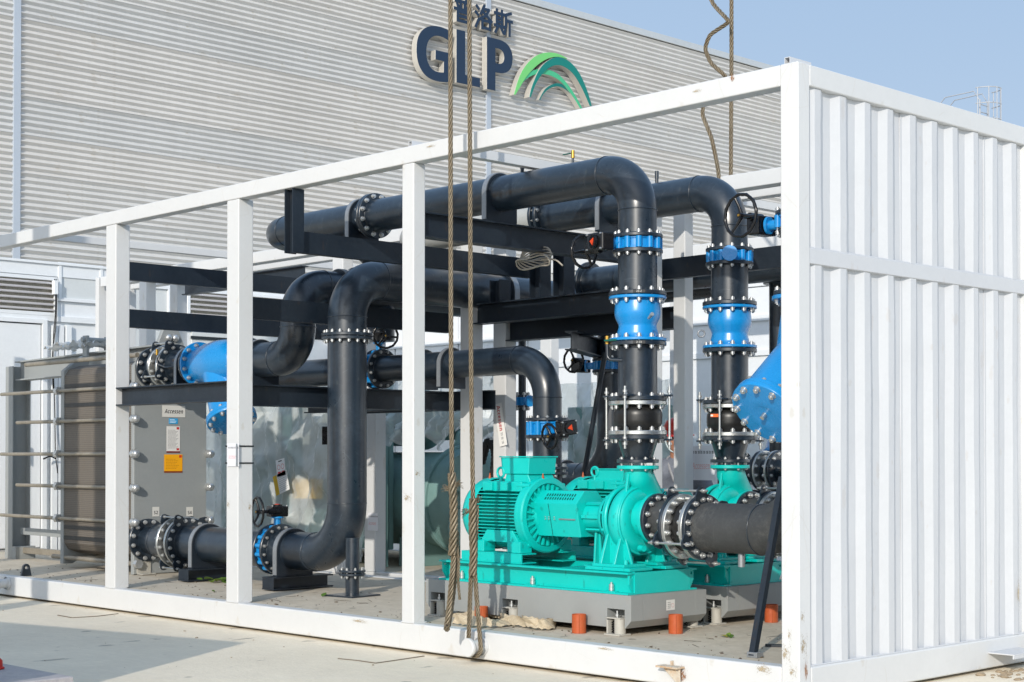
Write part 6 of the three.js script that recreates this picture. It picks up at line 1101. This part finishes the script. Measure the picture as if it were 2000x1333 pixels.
// ---------------------------------------------------------------- worker in the rear frame
{
  const hc = P(1322, 856, 'z', -3.95), o = V(hc.x, FL, hc.z), face = camera.position.clone().sub(hc).setY(0).normalize(), rt = V(0, 1, 0).cross(face).normalize(); // rt = his left as seen facing us is +rt
  const W3 = (x, y, z) => o.clone().addScaledVector(rt, x).addScaledVector(Y1, y).addScaledVector(face, z);
  const hy = hc.y - FL; // height of head centre over the floor: he bends forward with bent knees
  const t = thing('person', 'worker in red hard hat and grey jacket leaning forward behind the pumps', 'person');
  function field(bones, lo, hi, cell, kk) { // marching cubes over tapered capsules
    const sz = Math.max(hi.x - lo.x, hi.y - lo.y, hi.z - lo.z), n = Math.min(96, Math.ceil(sz / cell)), mc = new MarchingCubes(n, new THREE.MeshBasicMaterial(), false, false, 300000); mc.isolation = 0;
    const c = V((lo.x + hi.x) / 2, (lo.y + hi.y) / 2, (lo.z + hi.z) / 2), half = sz / 2, p = V(), ab = V(), ap = V();
    for (let k = 0; k < n; k++) for (let j = 0; j < n; j++) for (let i = 0; i < n; i++) {
      p.set(c.x + (i / n * 2 - 1) * half, c.y + (j / n * 2 - 1) * half, c.z + (k / n * 2 - 1) * half); let s = 0;
      for (const [a, b, ra, rb] of bones) { ab.copy(b).sub(a); ap.copy(p).sub(a); const h = Math.max(0, Math.min(1, ap.dot(ab) / Math.max(1e-6, ab.lengthSq()))); const d = ap.addScaledVector(ab, -h).length() - (ra + (rb - ra) * h); s += Math.exp(-d * kk); }
      mc.field[i + j * n + k * n * n] = Math.log(Math.max(s, 1e-30)) / kk;
    }
    mc.update(); const cnt = mc.count, g = new THREE.BufferGeometry(), pa = new Float32Array(cnt * 3), na = new Float32Array(cnt * 3);
    for (let i = 0; i < cnt; i++) { pa[i * 3] = c.x + mc.positionArray[i * 3] * half; pa[i * 3 + 1] = c.y + mc.positionArray[i * 3 + 1] * half; pa[i * 3 + 2] = c.z + mc.positionArray[i * 3 + 2] * half; const q = V(mc.normalArray[i * 3], mc.normalArray[i * 3 + 1], mc.normalArray[i * 3 + 2]).normalize(); na[i * 3] = q.x; na[i * 3 + 1] = q.y; na[i * 3 + 2] = q.z; }
    g.setAttribute('position', new THREE.BufferAttribute(pa, 3)); g.setAttribute('normal', new THREE.BufferAttribute(na, 3)); return g;
  }
  const B = (a, b, ra, rb) => [W3(...a), W3(...b), ra, rb], sh = hy - 0.27, hip = hy - 0.66;
  const box = (bs, m) => { const bb = new THREE.Box3(); for (const [a, b, ra, rb] of bs) { bb.expandByPoint(a); bb.expandByPoint(b); } bb.expandByScalar(m); return bb; };
  const torso = [B([0, hip, -0.24], [0, hip + 0.2, -0.18], 0.16, 0.15), B([-0.09, hip + 0.2, -0.17], [-0.1, sh - 0.02, -0.07], 0.115, 0.11), B([0.09, hip + 0.2, -0.17], [0.1, sh - 0.02, -0.07], 0.115, 0.11), B([-0.19, sh, -0.06], [0.19, sh, -0.06], 0.075, 0.075), B([0, sh + 0.02, -0.05], [0, sh + 0.07, -0.02], 0.09, 0.065),
    B([0.2, sh - 0.01, -0.06], [0.3, sh - 0.27, 0.02], 0.066, 0.055), B([0.3, sh - 0.27, 0.02], [0.2, sh - 0.45, 0.2], 0.054, 0.04), B([-0.2, sh - 0.01, -0.06], [-0.28, sh - 0.28, 0.0], 0.066, 0.055), B([-0.28, sh - 0.28, 0.0], [-0.14, sh - 0.46, 0.17], 0.054, 0.04)];
  const jacket = paint([112, 118, 130], { rep: 0.5, drift: 10, grain: 10, rough: 0.9 });
  let bb = box(torso, 0.16); part('jacket', field(torso, bb.min, bb.max, 0.014, 55), jacket, t);
  const legs = []; for (const s of [-1, 1]) legs.push(B([s * 0.09, hip - 0.02, -0.24], [s * 0.13, hip * 0.5 + 0.04, 0.02], 0.115, 0.075), B([s * 0.13, hip * 0.5 + 0.04, 0.02], [s * 0.13, 0.1, -0.1], 0.075, 0.055)); legs.push(B([-0.08, hip, -0.24], [0.08, hip, -0.24], 0.13, 0.13));
  bb = box(legs, 0.16); part('trousers', field(legs, bb.min, bb.max, 0.014, 60), paint([40, 46, 58], { rep: 0.5, rough: 0.9 }), t);
  for (const s of [-1, 1]) { const sb = [B([s * 0.13, 0.06, -0.14], [s * 0.14, 0.045, 0.1], 0.055, 0.042)]; bb = box(sb, 0.1); part('shoe', field(sb, bb.min, bb.max, 0.008, 80), M.rubber, t); }
  const skin = paint([176, 124, 98], { rep: 0.2, drift: 5, grain: 4, rough: 0.55 });
  const H_ = [B([0, hy + 0.02, -0.01], [0, hy + 0.03, 0.0], 0.092, 0.09), B([0, hy - 0.05, 0.03], [0, hy - 0.085, 0.045], 0.066, 0.045), B([-0.035, hy - 0.02, 0.05], [0.035, hy - 0.02, 0.05], 0.04, 0.04), B([0, hy + 0.005, 0.088], [0, hy - 0.03, 0.102], 0.011, 0.015), B([0, hy - 0.06, 0.075], [0, hy - 0.062, 0.08], 0.02, 0.02), B([0, hy - 0.2, -0.02], [0, hy - 0.07, 0.0], 0.058, 0.055), B([-0.088, hy - 0.015, 0], [-0.092, hy + 0.02, -0.005], 0.014, 0.018), B([0.088, hy - 0.015, 0], [0.092, hy + 0.02, -0.005], 0.014, 0.018)];
  bb = box(H_, 0.13); const head = part('head', field(H_, bb.min, bb.max, 0.0045, 110), skin, t);
  for (const s of [-1, 1]) { const e = W3(s * 0.032, hy + 0.008, 0.083); part('eye', new THREE.SphereGeometry(0.0105, 12, 8).translate(e.x, e.y, e.z), flat(30, 24, 22, 0.3), head); part('eyebrow', sweep([W3(s * 0.016, hy + 0.027, 0.092), W3(s * 0.034, hy + 0.032, 0.09), W3(s * 0.05, hy + 0.025, 0.08)], 0.0045, 6), flat(26, 22, 20, 0.9), head); }
  part('mouth', sweep([W3(-0.022, hy - 0.061, 0.09), W3(0, hy - 0.063, 0.097), W3(0.022, hy - 0.061, 0.09)], 0.005, 8), flat(140, 80, 72, 0.6), head);
  // hard hat with brim, and chin strap
  const hat = part('hard_hat', [lathe([[0.118, 0], [0.12, 0.03], [0.112, 0.075], [0.088, 0.118], [0.045, 0.142], [0.001, 0.148]], W3(0, hy + 0.03, -0.005), V(0, 1, 0), 36), sweep([W3(0, hy + 0.055, 0.12), W3(0, hy + 0.155, 0.07), W3(0, hy + 0.183, -0.01), W3(0, hy + 0.15, -0.09)], 0.012, 8)], paint([205, 48, 28], { rep: 0.3, drift: 5, grain: 3, rough: 0.35 }), t);
  part('brim', lathe([[0.1, 0.004], [0.15, -0.012], [0.152, -0.007], [0.118, 0.01]], W3(0, hy + 0.034, 0.012), V(0, 1, 0).addScaledVector(face, 0.1), 36), paint([205, 48, 28], { rep: 0.3, rough: 0.35 }), hat);
  part('chin_strap', sweep(new THREE.CatmullRomCurve3([W3(-0.1, hy + 0.03, 0), W3(-0.085, hy - 0.06, 0.02), W3(-0.04, hy - 0.115, 0.05), W3(0.04, hy - 0.115, 0.05), W3(0.085, hy - 0.06, 0.02), W3(0.1, hy + 0.03, 0)]).getPoints(30), 0.0065, 6), flat(196, 214, 220, 0.6), hat);
  part('collar', sweep(new THREE.CatmullRomCurve3([W3(-0.02, sh - 0.1, 0.06), W3(-0.065, sh + 0.03, 0.03), W3(-0.075, sh + 0.1, -0.04), W3(0, sh + 0.12, -0.09), W3(0.075, sh + 0.1, -0.04), W3(0.065, sh + 0.03, 0.03), W3(0.02, sh - 0.1, 0.06)]).getPoints(40), 0.012, 8), paint([150, 152, 156], { rep: 0.3, rough: 0.9 }), t);
  // hands with five fingers, held before the belt
  for (const s of [-1, 1]) {
    const w0 = s > 0 ? [0.2, sh - 0.45, 0.2] : [-0.14, sh - 0.46, 0.17], dx = -s * 0.35, hb = [B(w0, [w0[0] + dx * 0.12, w0[1] - 0.03, w0[2] + 0.06], 0.03, 0.034), B([w0[0] + dx * 0.12, w0[1] - 0.03, w0[2] + 0.06], [w0[0] + dx * 0.2, w0[1] - 0.045, w0[2] + 0.09], 0.034, 0.032)];
    for (let f = 0; f < 4; f++) { const y = w0[1] - 0.02 - f * 0.019, L = [0.9, 1, 0.95, 0.75][f]; hb.push(B([w0[0] + dx * 0.22, y - 0.0, w0[2] + 0.1], [w0[0] + dx * 0.3, y - 0.012, w0[2] + 0.1 + 0.045 * L], 0.0095, 0.009), B([w0[0] + dx * 0.3, y - 0.012, w0[2] + 0.1 + 0.045 * L], [w0[0] + dx * 0.38, y - 0.03, w0[2] + 0.1 + 0.07 * L], 0.009, 0.0078)); }
    hb.push(B([w0[0] + dx * 0.1, w0[1] + 0.0, w0[2] + 0.06], [w0[0] + dx * 0.3, w0[1] + 0.02, w0[2] + 0.1], 0.012, 0.01), B([w0[0] + dx * 0.3, w0[1] + 0.02, w0[2] + 0.1], [w0[0] + dx * 0.4, w0[1] + 0.012, w0[2] + 0.135], 0.01, 0.0085));
    bb = box(hb, 0.06); part('hand', field(hb, bb.min, bb.max, 0.0034, 160), skin, t);
  }
}
// ---------------------------------------------------------------- other containers beyond, glimpsed past the corner post
{
  const pm = paint([222, 225, 228], { rep: 2, drift: 3, grain: 3, rough: 0.55 });
  const t = thing('site_container', 'closed white container standing beyond the rear frame', 'container');
  part('body', bx(-14, 2.5, 0.1, 2.95, -8.9, -6.4, 0.01), pm, t);
  part('roof_rail', bx(-14.02, 2.52, 2.95, 3.08, -6.5, -6.37, 0.006), pm, t); part('base_rail', bx(-14.02, 2.52, 0.02, 0.2, -6.42, -6.34, 0.006), pm, t);
  for (let k = 0; k < 13; k++) { const x = -13.2 + k * 1.2; part('wall_panel', bx(x, x + 1.17, 0.2, 2.94, -6.4, -6.375, 0.004), pm, t); }
  for (const y of [2.25, 2.6]) part('wall_rib', bx(-14, 2.5, y, y + 0.06, -6.376, -6.35, 0.004), pm, t);
  { const u = thing('wrapped_unit', 'teal unit under loose clear film behind the far black bend', 'equipment'); part('casing', bx(-6.2, -5.0, FL, 1.72, -5.0, -4.75, 0.01), M.dteal, u); const g = new THREE.PlaneGeometry(1, 1, 60, 40), p = g.attributes.position; for (let i = 0; i < p.count; i++) { const a = p.getX(i) + 0.5, b = 0.5 - p.getY(i); p.setXYZ(i, -6.3 + 1.5 * a, 1.95 - 1.6 * b, -4.7 + 0.05 * Math.sin(a * 19 + b * 7) + 0.03 * Math.sin(b * 23 - a * 31) + 0.03 * (rnd() - 0.5) + 0.1 * b); } g.computeVertexNormals(); part('film', g, new THREE.MeshPhysicalMaterial({ color: new THREE.Color(0.86, 0.9, 0.9), transmission: 0.7, thickness: 0, roughness: 0.3, side: THREE.DoubleSide }), u); }
  part('vent_grille', bx(-5.6, -4.7, 1.5, 2.05, -6.372, -6.35, 0.002), flat(150, 154, 156, 0.6), t);
}
// ---------------------------------------------------------------- bring every thing's origin to its base
for (const t of things) {
  t.updateMatrixWorld(true);
  const b = new THREE.Box3().setFromObject(t); if (b.isEmpty()) continue;
  const o = V((b.min.x + b.max.x) / 2, b.min.y, (b.min.z + b.max.z) / 2);
  t.position.add(o); for (const c of t.children) c.position.sub(o);
}
renderer.render(scene, camera);
